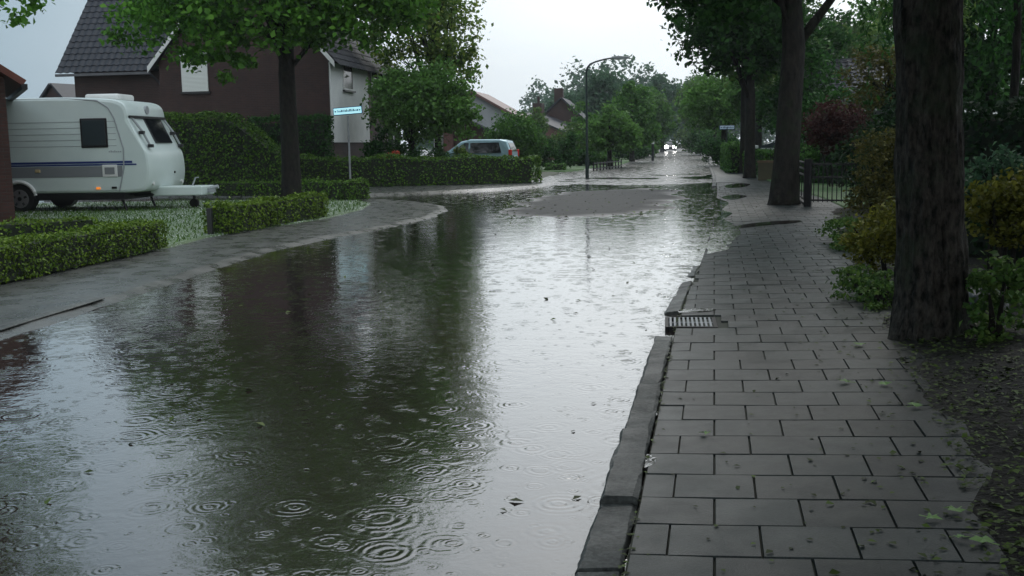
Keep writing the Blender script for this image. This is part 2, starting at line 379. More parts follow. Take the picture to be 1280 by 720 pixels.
def poly_sheet(name, pts, z, m, kind='structure', sk=.12, dp=.16):
    """flat sheet over a world outline (x, y), optionally with a skirt that dips below the water"""
    from mathutils.geometry import tessellate_polygon
    P = [Vector((p[0], p[1], z if len(p) < 3 or p[2] is None else p[2])) for p in pts]
    tr = tessellate_polygon([P]); mb = MB(); mb.v = [tuple(p) for p in P]; mb.f = [tuple(t) for t in tr]
    n = len(P)
    a = sum(P[i].x*P[(i+1) % n].y-P[(i+1) % n].x*P[i].y for i in range(n))
    ring = []
    for i in range(n):
        t = (P[(i+1) % n]-P[i-1]); o = Vector((t.y, -t.x, 0)).normalized()*(1 if a > 0 else -1)
        q = P[i]+o*sk; q.z = P[i].z-dp; ring.append(q)
    mb.v += [tuple(q) for q in ring]; mb.f += [(i, (i+1) % n, n+(i+1) % n, n+i) for i in range(n)]
    o = mb.build(name, m); 
    if kind: o['kind'] = kind
    return o
def densify(pts, step=.4, jit=0.0):
    out = []
    for i in range(len(pts)-1):
        a, b = Vector(pts[i][:2]), Vector(pts[i+1][:2]); n = max(1, int((b-a).length/step))
        for j in range(n):
            q = a.lerp(b, j/n)
            if jit: q += Vector((random.gauss(0, jit), random.gauss(0, jit)))
            out.append((q.x, q.y))
    out.append(tuple(pts[-1][:2])); return out

# ------------------------------------------------------------------ ground, road, water
ZW = -0.035
gp = MB().add([(-900, -60, -.4), (900, -60, -.4), (900, 1500, -.4), (-900, 1500, -.4)], [(0, 1, 2, 3)]).build('ground', EARTH); gp['kind'] = 'structure'
# kerb line of the right pavement (inner edge), in world coordinates
KI = [(-.55, -3.0)]+[tuple(W(*p)[:2]) for p in ((772, 740), (781, 700), (797, 630), (820, 520), (842, 415), (857, 372), (868, 345), (880, 316), (893, 270), (896, 240), (895, 221), (888, 205), (878, 194))]
KI = sorted(KI, key=lambda p: p[1])
KY = np.array([p[1] for p in KI]); KX = np.array([p[0] for p in KI])
def kx(y): return float(np.interp(y, KY, KX))
FAR = (KI[-1][0]+(420-KI[-1][1])*.157, 420)

def inside(poly, X, Y):
    r = np.zeros(X.shape, bool); n = len(poly)
    for i in range(n):
        x1, y1 = poly[i]; x2, y2 = poly[(i+1) % n]
        c = ((y1 > Y) != (y2 > Y)); xi = (x2-x1)*(Y-y1)/((y2-y1) if y2 != y1 else 1e-9)+x1
        r ^= c & (X < xi)
    return r
def _sd_dummy(): pass
def sdist(poly, X, Y):
    d = np.full(X.shape, 1e9); n = len(poly)
    for i in range(n):
        x1, y1 = poly[i]; x2, y2 = poly[(i+1) % n]; dx, dy = x2-x1, y2-y1
        t = np.clip(((X-x1)*dx+(Y-y1)*dy)/(dx*dx+dy*dy+1e-9), 0, 1)
        d = np.minimum(d, np.hypot(X-x1-t*dx, Y-y1-t*dy))
    return np.where(inside(poly, X, Y), d, -d)
from mathutils import noise as mnoise
def fbm(X, Y, s, seed=0.0, oct=4):
    out = np.empty(X.size); xs, ys = X.ravel(), Y.ravel()
    for i in range(X.size): out[i] = mnoise.fractal(Vector((xs[i]*s+seed, ys[i]*s-seed*.7, seed)), .8, 2.0, oct)
    return out.reshape(X.shape)
ys = [1.0]
while ys[-1] < 150: ys.append(ys[-1]+max(.22, .011*ys[-1]))
ys = np.array(ys); xs_ = np.arange(-30, 34, .3)
X, Y = np.meshgrid(xs_, ys)
N1 = fbm(X, Y, .55, 3.1); N2 = fbm(X, Y, .16, 8.4, 2)
Z = np.full(X.shape, -.14)
isl = [tuple(W(*p)[:2]) for p in ((630, 264), (652, 251), (690, 241), (740, 237), (800, 234.5), (852, 236), (846, 246), (825, 257), (806, 266), (760, 267), (700, 270), (655, 268.5))]
sd = sdist(isl, X, Y)+N1*.55
Z = np.maximum(Z, ZW+np.clip(sd*.05, -.1, .03)+N1*.003)
far = np.clip((Y-32.5)/5, 0, 1)                       # beyond the crossing the road only just lies out of the water
Z = np.maximum(Z, (ZW+.005+N1*.014+N2*.020+np.clip((Y-45)*.0008, 0, .03))*far+(-.14)*(1-far))
nr, nc = X.shape
vv = np.stack([X, Y, Z], -1).reshape(-1, 3)
idx = np.arange(nr*nc).reshape(nr, nc)
q = np.stack([idx[:-1, :-1], idx[:-1, 1:], idx[1:, 1:], idx[1:, :-1]], -1).reshape(-1, 4)
me = bpy.data.meshes.new('road'); me.from_pydata(vv.tolist(), [], q.tolist()); me.update()
dryness = (np.clip(sd*1.5+.4, 0, 1)*np.clip((Y-10)/4, 0, 1)).ravel()
at_ = me.attributes.new('drained', 'FLOAT', 'POINT'); at_.data.foreach_set('value', dryness.astype(np.float32))
ro = link('road', me, ROADM, None, True); ro['kind'] = 'structure'
fr = MB().add([(12, 149, ZW+.006), (33, 149, ZW+.006), (85, 420, ZW+.006), (58, 420, ZW+.006)], [(0, 1, 2, 3)]).build('far_road', ASPH); fr['kind'] = 'structure'
wt = MB().add([(-30, 1.0, ZW), (12, 1.0, ZW), (34, 148, ZW), (-30, 148, ZW)], [(0, 1, 2, 3)]).build('flood_water', WATER); wt['kind'] = 'structure'

# ------------------------------------------------------------------ right pavement: real tiles in a half bond
ca, ra = math.radians(10.9), math.radians(-8.3)
cd = np.array([math.sin(ca), math.cos(ca)]); rd = np.array([math.cos(ra), math.sin(ra)])
O0 = np.array(W(893, 658)[:2])
SOILPX = [(1250, 760), (1228, 690), (1192, 600), (1160, 520), (1122, 450), (1092, 400), (1070, 350), (1052, 310), (1042, 280), (1034, 262)]
sp_ = [tuple(W(*p)[:2]) for p in SOILPX]; SY = np.array([p[1] for p in sp_]); SX = np.array([p[0] for p in sp_])
def soilx(y):
    if y > SY[-1]: return SX[-1]+(y-SY[-1])*.16
    return float(np.interp(y, SY, SX))
def slope_z(x, y): return .018*max(0, x-kx(y))
GC = (W(832, 412, -.02)+W(893, 399, -.02))/2
TV = []; TL, TR = .322, .30
for i in range(-7, 118):
    o = O0+cd*(i*TR/ (cd @ np.array([-rd[1], rd[0]])))
    if o[1] > 37: break
    s = -6.0
    lo = min(np.arange(-9, 9, .01), key=lambda t: abs((o+rd*t)[0]-kx((o+rd*t)[1])))
    hi = min(np.arange(0, 9, .02), key=lambda t: abs((o+rd*t)[0]-soilx((o+rd*t)[1])-.62))
    if abs((o+rd*.3)[1]-GC.y) < .42 and i % 1 == 0:
        lo2 = min(np.arange(-9, 9, .01), key=lambda t: abs((o+rd*t)[0]-GC.x-.215)); pm = o+rd*lo2+cd*TR*.5
        if abs(pm[1]-GC.y) < .33: lo = lo2
    j0 = math.floor(lo/TL)-1; off = .5*TL*(i % 2)
    t = j0*TL+off
    while t < hi:
        a, b = max(t, lo+.012), t+TL
        t += TL
        if b-a < .06: continue
        g, bv = .0017, .0022
        dz = random.gauss(0, .0010); tilt = random.gauss(0, .0010)
        gr_ = .003; p = [o+rd*(a+g)+cd*gr_, o+rd*(b-g)+cd*gr_, o+rd*(b-g)+cd*(TR-gr_), o+rd*(a+g)+cd*(TR-gr_)]
        c = sum(p)/4
        top = [np.array([*(q+(c-q)*bv*2.2/np.linalg.norm(c-q)), slope_z(*q)+dz+tilt*(1 if n_ in (1, 2) else -1)]) for n_, q in enumerate(p)]
        bot = [np.array([*q, slope_z(*q)+dz-.02]) for q in p]
        TV += [top]
        for n_ in range(4): TV += [[bot[n_], bot[(n_+1) % 4], top[(n_+1) % 4], top[n_]]]
n = len(TV)
fl = []; vt = []
for n_, qd in enumerate(TV):
    if n_ % 5 == 0: base_i = len(vt); vt += [tuple(x) for x in qd]; vt += [None]*4; fl.append((base_i, base_i+1, base_i+2, base_i+3))
    else:
        e = n_ % 5-1; vt[base_i+4+e] = tuple(qd[0])
        fl.append((base_i+4+e, base_i+4+(e+1) % 4, base_i+(e+1) % 4, base_i+e))
me = bpy.data.meshes.new('pavement'); me.from_pydata(vt, [], fl); me.update()
pv = link('pavement', me, PAVE); pv['kind'] = 'structure'
# bed under the tiles, plus the far pavement strip
yy = list(np.arange(-2, 38, .5)); mb = MB()
vsn = []
for y in yy:
    x0 = kx(y)+.004; x1 = soilx(y)+1.2
    for f in (0, 1): 
        x = x0+(x1-x0)*f; vsn.append((x, y, slope_z(x, y)-.013))
mb.add(vsn, [(2*i, 2*i+1, 2*i+3, 2*i+2) for i in range(len(yy)-1)])
bd = mb.build('paving_bed', JOINT); bd['kind'] = 'structure'
Lk = [(kx(y), y) for y in np.arange(36, 118, 2.0)]
Lr = [(kx(y)+3.0+.02*(y-36), y) for y in np.arange(36, 118, 2.0)]
poly_sheet('far_pavement', Lk+[FAR]+[(FAR[0]+12, 420)]+Lr[::-1], .018, PAVE)

def puddle(pts, step=.25):
    P = densify([tuple(W(*p)[:2]) for p in pts+pts[:1]], step, .02)[:-1]; P2 = []
    for i in range(len(P)):                                   # round the outline a little
        a, b, c = P[i-1], P[i], P[(i+1) % len(P)]; P2.append(((a[0]+2*b[0]+c[0])/4, (a[1]+2*b[1]+c[1])/4))
    from mathutils.geometry import tessellate_polygon
    V3 = [Vector((x, y, slope_z(x, y)+.0035)) for x, y in P2]
    mb = MB(); mb.v = [tuple(p) for p in V3]; mb.f = [tuple(t) for t in tessellate_polygon([V3])]; o = mb.build('puddle', WATER); o['kind'] = 'structure'
puddle([(883, 320), (897, 314), (906, 315), (915, 303), (928, 294), (919, 282), (905, 275), (917, 267), (902, 262), (912, 254), (896, 247), (893, 268)])
puddle([(915, 283), (960, 278), (1005, 277), (1000, 281), (955, 283), (925, 287)], .3)
puddle([(898, 247), (920, 243), (938, 246), (915, 251)], .4)
puddle([(905, 232), (925, 229), (940, 231), (930, 235), (910, 236)], .5)
puddle([(792, 588), (806, 588), (822, 580), (816, 568), (803, 566)], .06)
puddle([(806, 526), (820, 524), (826, 516), (812, 515)], .06)
puddle([(845, 392), (893, 391), (891, 386), (848, 386)], .1)
# kerb stones along the near edge
mb = MB()
def kstone(y0, y1, wd, zt, sink=0, lean=0):
    for (ya, yb) in ((y0, y1),):
        xa, xb = kx(ya)-.006, kx(yb)-.006
        prof = lambda x, y, dz: [(x-wd, y, -.2), (x-wd-.0, y, zt+dz-.014-lean), (x-wd+.014, y, zt+dz-lean), (x-.010, y, zt+dz), (x, y, zt+dz-.010), (x, y, -.2)]
        n = 16; A = []
        for i in range(n):
            f = i/(n-1); y = ya+(yb-ya)*f
            jit = [.009*mnoise.noise(Vector((y*9, e*3.3, 1.7)))+.010*mnoise.noise(Vector((y*2.1, e*5.1, 4.2)))+random.gauss(0, .0014)-(.012*random.random()**3 if e in (1, 2, 3) else 0)*(1 if i in (0, n-1) else .35) for e in range(6)]
            A += [(q[0]+jit[e], q[1]+(.006 if i == 0 else -.006 if i == n-1 else 0)*(e in (1, 2, 3, 4))*0, q[2]+jit[(e+2) % 6]*.8) for e, q in enumerate(prof(xa+(xb-xa)*f, y, -sink*f))]
        mb.add(A, [(i*6+e, (i+1)*6+e, (i+1)*6+(e+1) % 6, i*6+(e+1) % 6) for i in range(n-1) for e in range(6)]+[tuple(range(6)), tuple(reversed(range((n-1)*6, n*6)))])
kstone(2.45, 3.35, .155, -.016); kstone(3.36, 3.985, .152, -.008)
kstone(3.995, 4.99, .145, .022); kstone(5.0, 5.995, .138, .016); kstone(6.005, 6.98, .13, .012); kstone(6.99, 7.62, .125, .006, .016)
kstone(8.75, 9.75, .13, .0, .012, .012); kstone(9.76, 10.75, .13, -.012, .006, .02)
kstone(11.2, 12.2, .12, -.02, .004, .02)
for y in np.arange(33.5, 60, 1.0): kstone(y, y+.985, .13, .004)
kb = mb.build('kerb', KERB); kb['kind'] = 'structure'
md = kb.modifiers.new('b', 'BEVEL'); md.width = .006; md.segments = 2; md.limit_method = 'ANGLE'

# drain grate in the kerb gap
g0 = W(832, 412, -.02); g1 = W(893, 412, -.02); g2 = W(893, 399, -.02); g3 = W(834, 399, -.02)
gr = thing('drain_grate', 'rusty iron storm drain grate half drowned beside the kerb gap', 'drain grate', (GC.x, GC.y, -.012), ra)
mb = MB(); hw, hd = .20, .235
for a in (-hw, hw-.03): mb.box(a, a+.03, -hd, hd, -.05, .012)
for a in (-hd, hd-.03): mb.box(-hw+.03, hw-.03, a, a+.03, -.05, .012)
mb.build('frame', IRON, gr, bevel=.004)
mb = MB()
for i in range(10):
    x = -hw+.045+i*.034; mb.box(x-.0085, x+.0085, -hd+.03, hd-.03, -.03, .015)
mb.box(-hw+.03, hw-.03, -.012, .012, -.03, .009)
mb.build('bars', GALV, gr, bevel=.003)

# right-hand planting bed, soil and lawn (land behind the pavement)
yy = list(np.arange(-2, 21, .25)); vsn = []
nx = 26
for y in yy:
    xe = soilx(y)+.05*math.sin(y*3.1)+.04*math.sin(y*7.7+1)
    for j in range(nx):
        f = (j/(nx-1))**1.6; x = xe+f*9
        z = slope_z(xe, y)-.012+min(.10, (x-xe)*.15)+.016*mnoise.fractal(Vector((x*3, y*3, 1)), .8, 2, 4)*min(1, (x-xe)*2+.1)
        vsn.append((x, y, z))
sb = MB().add(vsn, [(i*nx+j, i*nx+j+1, (i+1)*nx+j+1, (i+1)*nx+j) for i in range(len(yy)-1) for j in range(nx-1)]).build('planting_bed', SOIL, smooth=True); sb['kind'] = 'structure'
e = soilx(21)
poly_sheet('garden_lawn', [(e+.3, 20.8), (e+.9, 24), (e+4, 47), (e+40, 47), (e+40, 14), (e+6, 14)], .075, GRASS)
poly_sheet('driveway', [(kx(36)+2.6, 20.5), (e+.35, 20.8), (e+4.1, 47), (kx(47)+3.05, 47), (kx(36)+2.95, 36)], .035, PAVEL)
poly_sheet('garden_ground', [(kx(47)+3.1, 47), (FAR[0]+12, 420), (300, 420), (120, 47)], .05, EARTH)

# left side: pavement with its rounded corner, lawn, side street and gardens
lp = [W(*p) for p in ((-330, 520), (-120, 447), (0, 412), (130, 372), (215, 345), (300, 320), (335, 309), (420, 292), (480, 281), (532, 270), (549, 262), (545, 256), (520, 252), (480, 249), (447, 249))]
lp = densify([(p.x, p.y) for p in lp], .35, .025)
back = [(-8, 30.0), (-14, 30.5), (-45, 31), (-45, 3)]
poly_sheet('left_pavement', lp+back, .0, PAVEL, sk=.75, dp=.15)
kbx = [W(*p) for p in ((-330, 522), (-120, 449), (0, 414), (132, 373.5))]
mb = MB()
for a, b in zip(kbx[:-1], kbx[1:]):
    n = int((b-a).length); t = (b-a).normalized(); nn = Vector((-t.y, t.x, 0))
    for i in range(n):
        p, q = a+t*(i*(b-a).length/n+.004), a+t*((i+1)*(b-a).length/n-.004)
        mb.add([(p-nn*.0).to_tuple(), q.to_tuple(), (q+nn*.11).to_tuple(), (p+nn*.11).to_tuple()]+[(r.x, r.y, .012) for r in (p, q, q+nn*.11, p+nn*.11)],
               [(0, 3, 2, 1), (4, 5, 6, 7), (0, 1, 5, 4), (1, 2, 6, 5), (2, 3, 7, 6), (3, 0, 4, 7)])
lk = mb.build('left_kerb', KERB, bevel=.006); lk['kind'] = 'structure'
# lawn around the caravan, from the low hedges back
lw = [W(*p) for p in ((-330, 390), (0, 352), (213, 309), (258, 297), (408, 273), (452, 262), (462, 255), (447, 252))]
lawn_poly = [(p.x, p.y) for p in lw]+[(-7.5, 29.0), (-14, 29.5), (-45, 30), (-45, 6)]
poly_sheet('lawn', lawn_poly, .03, HAIL)
# far land on the left, behind the side street
ll = [W(*p) for p in ((450, 243.5), (500, 241.5), (560, 239), (620, 236), (668, 232.5), (690, 228), (686, 219), (684, 213.5), (712, 212), (740, 212), (775, 208.5), (800, 199), (822, 191))]
ll = densify([(p.x, p.y) for p in ll], .8, .02)
poly_sheet('left_verge', ll+[(58, 420), (-300, 420), (-300, 36), (-30, 36), (-11, 33.6)], .03, PAVEL, sk=.6, dp=.16)
# gardens on top of that
poly_sheet('front_garden', [(-30, 37), (W(378, 234)).to_tuple()[:2], W(670, 226.5).to_tuple()[:2], (2.4, 52), (-2, 75), (-40, 75)], .036, EARTH)
poly_sheet('verge_lawn', [W(682, 215.5).to_tuple()[:2], W(706, 214.5).to_tuple()[:2], W(735, 211.5).to_tuple()[:2], W(775, 207).to_tuple()[:2], W(802, 197).to_tuple()[:2], (14, 130), (-30, 130), (-2, 56)], .06, GRASS)

# ------------------------------------------------------------------ foliage builders
def hedge(name, label, pts, width, height, lsize, dens, fm, cat='hedge', group=None, hfun=None, round_=.06):
    """pts: centre line in world (x, y); foliage of many small leaves over a twiggy core"""
    P = [Vector((p[0], p[1])) for p in pts]
    base = Vector((*P[0], .02)); t = thing(name, label, cat, base, 0, group)
    segs = [(a, b, (b-a).length) for a, b in zip(P[:-1], P[1:])]; Ltot = sum(s[2] for s in segs)
    def at(s):
        for a, b, l in segs:
            if s <= l+1e-6: return a.lerp(b, s/l), (b-a).normalized()
            s -= l
        return P[-1], (P[-1]-P[-2]).normalized()
    H = hfun or (lambda s: height)
    # core
    mb = MB(); n = max(2, int(Ltot/.4)); A = []
    for i in range(n+1):
        s_ = Ltot*(.04+.92*i/n); c, d = at(s_); nn = Vector((-d.y, d.x)); h = H(s_/Ltot)*.9; ww = width*.40
        for sx, z in ((-1, 0), (-1, h), (1, h), (1, 0)): q = c+nn*sx*ww; A.append((q.x-base.x, q.y-base.y, z))
    mb.add(A, [(i*4+e, i*4+(e+1) % 4, (i+1)*4+(e+1) % 4, (i+1)*4+e) for i in range(n) for e in range(4)]+[(0, 1, 2, 3), tuple(n*4+e for e in (3, 2, 1, 0))])
    mb.build('branches', MATS.get('hedge_core') or mottled('hedge_core', (.006, .010, .004), (.014, .022, .007), 8, .8), t)
    hm = max(H(i/10) for i in range(11))
    N = int(dens*(Ltot*(2*hm+width)+2*width*hm)); pts3 = []; nbs = []
    for _ in range(N):
        s_ = random.random()*Ltot; c, d = at(s_); nn = Vector((-d.y, d.x)); h = H(s_/Ltot)
        u = random.random()*(2*hm+width+.0)
        wob = .045*math.sin(s_*3.3+c.x)+.03*math.sin(s_*7.9)+.05*mnoise.noise(Vector((s_*1.3, u*1.5, height*7)))
        wob *= min(1, height*1.5)
        dep = random.random()**2*width*.18-wob*.6
        if u < 2*hm:
            side = 1 if u < hm else -1; z = (u % hm)
            if z > h: continue
            rr = max(0, z-(h-round_*2)); off = width/2-dep-rr*rr*1.2/max(.05, round_)*.3
            q = c+nn*side*off; nb = (nn.x*side, nn.y*side, .25)
        else:
            q = c+nn*((u-2*hm)/width-.5)*width*.96; z = h-dep*.8+random.gauss(0, .012)+wob*.5; nb = (0, 0, 1.0)
        if random.random() < .035: q = q+nn*random.gauss(0, .05); z += abs(random.gauss(0, .05))*(1 if nb[2] == 1.0 else .3)
        pts3.append((q.x-base.x, q.y-base.y, z)); nbs.append(nb)
    for endi in (0, 1):
        c, d = at(0 if endi == 0 else Ltot); nn = Vector((-d.y, d.x)); d = -d if endi == 0 else d; h = H(float(endi))
        for _ in range(int(dens*width*h)):
            q = c+nn*(random.random()-.5)*width*.96-d*random.random()**2*.12; pts3.append((q.x-base.x, q.y-base.y, random.random()*h)); nbs.append((d.x, d.y, .25))
    quads_np('foliage', leaves(np.array(pts3), lsize, .25, .7, np.array(nbs)), fm, t)
    return t
def shrub(name, label, loc, lobes, n, lsize, fm, cat='shrub', stems=4, group=None, up=.5, hang=0, asp=.6, shell=.35, stem_m=BARK):
    t = thing(name, label, cat, loc, 0, group); Ps = []
    vol = sum(l[3]*l[4]*l[5] for l in lobes)
    for (x, y, z, rx, ry, rz) in lobes:
        m_ = max(10, int(n*rx*ry*rz/vol)); nc = max(6, m_//28)
        C = in_ball(nc, shell); C = C*np.array([rx, ry, rz])*.86+np.array([x, y, z])
        i = rs.integers(0, nc, m_); g = rs.normal(size=(m_, 3))*np.array([rx, ry, rz*.8])*.13
        Ps.append(C[i]+g)
    P = np.concatenate(Ps); P[:, 2] = np.maximum(P[:, 2], .02)
    quads_np('foliage', leaves(P, lsize, up, asp, None, hang), fm, t)
    mb = MB()
    for i in range(stems):
        l = lobes[i % len(lobes)]; a = random.random()*6.3
        e = (l[0]+math.cos(a)*l[3]*.5, l[1]+math.sin(a)*l[4]*.5, l[2]+l[5]*.4)
        mb.tube([(l[0]*.3+math.cos(a)*.06, l[1]*.3+math.sin(a)*.06, -.05), (e[0]*.6, e[1]*.6, e[2]*.55), e], [.03, .02, .008], 6)
    mb.build('stem', stem_m, t); return t
def tree(name, label, loc, trunk, tr, lobes, n, lsize, fm, lean=(0, 0), limbs=10, cat='tree', group=None, shell=.5, up=.5, bm=BARK, csize=.17, flare=1.5, hang=0, per=40, sparse=None):
    """trunk: height of the clear trunk (m); lobes: crown ellipsoids (x,y,z,rx,ry,rz) about the base"""
    t = thing(name, label, cat, loc, 0, group)
    vol = sum((l[3]*l[4]*l[5])**.75 for l in lobes); Ps = []; cents = []
    for (x, y, z, rx, ry, rz) in lobes:
        m_ = int(n*(rx*ry*rz)**.75/vol); nc = max(5, m_//per)
        C = in_ball(nc, shell)*np.array([rx, ry, rz])*.9+np.array([x, y, z])
        C += rs.normal(size=C.shape)*.08*np.array([rx, ry, rz]); cents.append(C)
        wts = rs.random(nc)**1.2+.15; i = rs.choice(nc, m_, p=wts/wts.sum())
        sc_ = csize*np.array([1, 1, .62])*((rx*ry*rz)**(1/3)); sp = (.7+.6*rs.random(nc))[i][:, None]
        Ps.append(C[i]+np.clip(rs.normal(size=(m_, 3)), -1.9, 1.9)*sc_*sp)
    P = np.concatenate(Ps)
    quads_np('crown', leaves(P, lsize, up, .65, None, hang), fm, t)
    C = np.concatenate(cents); zc = max(l[2]+l[5]*.45 for l in lobes)
    mb = MB(); top = Vector((lean[0], lean[1], trunk))
    path = [(0, 0, -.15), (0, 0, .12), (lean[0]*.2, lean[1]*.2, trunk*.25), (lean[0]*.55, lean[1]*.55, trunk*.6), tuple(top)]
    lc = max(lobes, key=lambda l: l[3]*l[4]*l[5])
    path += [((top.x+lc[0])/2, (top.y+lc[1])/2, trunk+(zc-trunk)*.5), (lc[0], lc[1], zc)]
    mb.tube(path, [tr*flare, tr*1.22, tr*1.03, tr*.95, tr*.9, tr*.5, tr*.12], 12)
    for i in range(limbs):
        e = Vector(C[rs.integers(0, len(C))]); f = random.uniform(0, .7)
        s_ = top.lerp(Vector(path[5]), f); s_.z -= random.random()*.15*trunk if f < .2 else 0
        m1 = s_.lerp(e, .45)+Vector((0, 0, (e-s_).length*.10)); r = tr*random.uniform(.28, .45)
        mb.tube([s_, m1, e], [r, r*.62, r*.15], 6)
        for _ in range(2):
            e2 = Vector(C[rs.integers(0, len(C))])
            if (e2-m1).length < (e-s_).length*.9: mb.tube([m1, m1.lerp(e2, .5)+Vector((0, 0, .1)), e2], [r*.45, r*.3, r*.08], 5)
    mb.build('trunk', bm, t, smooth=True); return t

# ------------------------------------------------------------------ houses
def tiled_slope(mb, a, b, up, tl=.28, course=.34, amp=.022):
    """pantiles: a->b is the eave, up the vector to the ridge"""
    a, b, up = Vector(a), Vector(b), Vector(up); L = (b-a).length; S = up.length
    n_c = int(S/course); e = (b-a)/L; u = up/S; nn = e.cross(u).normalized()
    if nn.z < 0: nn = -nn
    nt_ = int(L/tl); sub = 5
    for c in range(n_c+1):
        s0, s1 = c*course, min(S, (c+1)*course+.03); vs2 = []
        for i in range(nt_*sub+1):
            ph = (i % sub)/sub*2*math.pi; h = amp*(1+math.sin(ph))*(1 if True else 0)
            p = a+e*(L*i/(nt_*sub)); vs2.append(p+u*s0+nn*(h+.035)); vs2.append(p+u*s1+nn*(h+.004)); vs2.append(p+u*s0+nn*(h+.004))
        m_ = nt_*sub
        mb.add(vs2, [(3*i, 3*(i+1), 3*(i+1)+1, 3*i+1) for i in range(m_)]+[(3*i, 3*i+2, 3*(i+1)+2, 3*(i+1)) for i in range(m_)])
def window(parent, x0, x1, z0, z1, yp, fr=.07, m=WHITE, label=None, pane=GLASS, mull=1, sill=True, axis='y', out=-1):
    """a window set in a wall plane; axis 'y': wall faces -y (out=-1) in local coords; 'x': wall faces +x"""
    def bx(mb, a0, a1, zz0, zz1, d0, d1):
        if axis == 'y': mb.box(a0, a1, min(yp+out*d0, yp+out*d1), max(yp+out*d0, yp+out*d1), zz0, zz1)
        else: mb.box(min(yp+out*d0, yp+out*d1), max(yp+out*d0, yp+out*d1), a0, a1, zz0, zz1)
    mb = MB(); bx(mb, x0, x0+fr, z0, z1, -.05, .035); bx(mb, x1-fr, x1, z0, z1, -.05, .035)
    bx(mb, x0+fr, x1-fr, z0, z0+fr, -.05, .035); bx(mb, x0+fr, x1-fr, z1-fr, z1, -.05, .035)
    for i in range(1, mull+1):
        c = x0+(x1-x0)*i/(mull+1); bx(mb, c-fr*.45, c+fr*.45, z0+fr, z1-fr, -.04, .03)
    o = mb.build('window', m, parent)
    p = MB(); bx(p, x0+fr*.5, x1-fr*.5, z0+fr*.5, z1-fr*.5, -.03, .008); p.build('pane', pane, o)
    if sill:
        s_ = MB(); bx(s_, x0-.06, x1+.06, z0-.07, z0-.003, -.02, .11); s_.build('sill', mottled('stone_sill', (.05, .05, .05), (.08, .08, .08), 8, .4), o)
    return o

# --- brick house with white-shuttered gable and slate wing
hd = math.radians(9.0); ur = Vector((math.cos(hd), -math.sin(hd), 0)); ub = Vector((math.sin(hd), math.cos(hd), 0))
rc = D(413, 150, 40.0); GW = 6.75; HE = 4.85
hA = thing('brick_house', 'dark brown brick house with slate tiled wing and white roller shutter in its gable', 'house', Vector((rc.x, rc.y, 0))-ur*GW, -hd)
pit = math.tan(math.radians(49)); HR = HE+GW/2*pit; DP = 9.5
BR = MB()
BR.prism([(0, 0), (GW, 0), (GW, HE), (GW/2, HR), (0, HE)], 0, DP)
BR.build('wall', BRICK, hA)
WG = 4.25; wy = .55                                             # wing to the left, set back a little
wg = MB(); wdp = 7.0; hr2 = HE+wdp/2*pit
wg.prism_x([(wy, 0), (wy+wdp, 0), (wy+wdp, HE), (wy+wdp/2, hr2), (wy, HE)], -WG+.4, -.003)
wg.build('wall', BRICK, hA)
mb = MB()
ov = .42
tiled_slope(mb, (-WG-.12, wy-ov, HE-ov*pit+.10), (-.10, wy-ov, HE-ov*pit+.10), (0, wdp/2+ov, (wdp/2+ov)*pit))
mb.slab((-WG-.12, wy+wdp+ov, HE-ov*pit+.1), (-.1, wy+wdp+ov, HE-ov*pit+.1), (-.1, wy+wdp/2, hr2+.1), (-WG-.12, wy+wdp/2, hr2+.1), .1)
ra_ = mb.build('roof', TILE_D, hA)
mb = MB()                                                        # main gable roof, both slopes
eL, eR = -.35, GW+.45
tiled_slope(mb, (eR, -.22, HE-.45*pit+.12), (eR, DP+.2, HE-.45*pit+.12), (-(GW/2+.45), 0, (GW/2+.45)*pit), tl=.28)
mb.slab((eL, DP+.2, HE-.35*pit+.1), (eL, -.22, HE-.35*pit+.1), (GW/2, -.22, HR+.1), (GW/2, DP+.2, HR+.1), .12)
mb.build('roof', TILE_D, hA)
mb = MB()                                                        # white barge boards
for s_, xe in ((-1, -.32), (1, GW+.32)):
    mb.slab((xe, -.262, HE-.32*pit-.10), (xe, -.262, HE-.32*pit+.12), (GW/2, -.262, HR+.12), (GW/2, -.262, HR-.10), .03)
mb.build('barge_board', WHITE, hA)
mb = MB(); mb.box(-WG-.1, -.40, wy-ov-.09, wy-ov+.02, HE-ov*pit-.02, HE-ov*pit+.08); mb.tube([(-.42, wy-ov-.03, HE-ov*pit), (-.25, wy-.2, HE-.75), (-.09, wy-.09, HE-1.0), (-.09, wy-.09, .05)], .045, 8)
mb.build('gutter', mottled('zinc_gutter', (.05, .05, .055), (.09, .09, .10), 6, .4), hA)
# roller shutter window in the gable
def loc_on_gable(px, py):            # pixel -> (x, z) on the gable plane
    d = ray(px, py); o = Vector((0, 0, CAM_Z)); p0 = hA.location; n_ = -ub
    t = (p0-o).dot(n_)/d.dot(n_); q = o+d*t-p0; return q.dot(ur), q.z
def loc_on_side(px, py):             # pixel -> (y, z) on the street side plane x = GW
    d = ray(px, py); o = Vector((0, 0, CAM_Z)); p0 = hA.location+ur*GW
    t = (p0-o).dot(ur)/d.dot(ur); q = o+d*t-p0; return q.dot(ub), q.z
a = loc_on_gable(225, 66); b = loc_on_gable(262, 114)
o = MB().box(a[0]+.03, b[0]-.03, -.06, .03, b[1], a[1]-.14).build('roller_shutter', SHUT, hA)
MB().box(a[0], b[0], -.12, .03, a[1]-.139, a[1]+.03).build('shutter_box', WHITE, o, bevel=.015)
MB().box(a[0]-.04, b[0]+.04, -.1, .03, b[1]-.08, b[1]-.003).build('sill', BLACK, o)
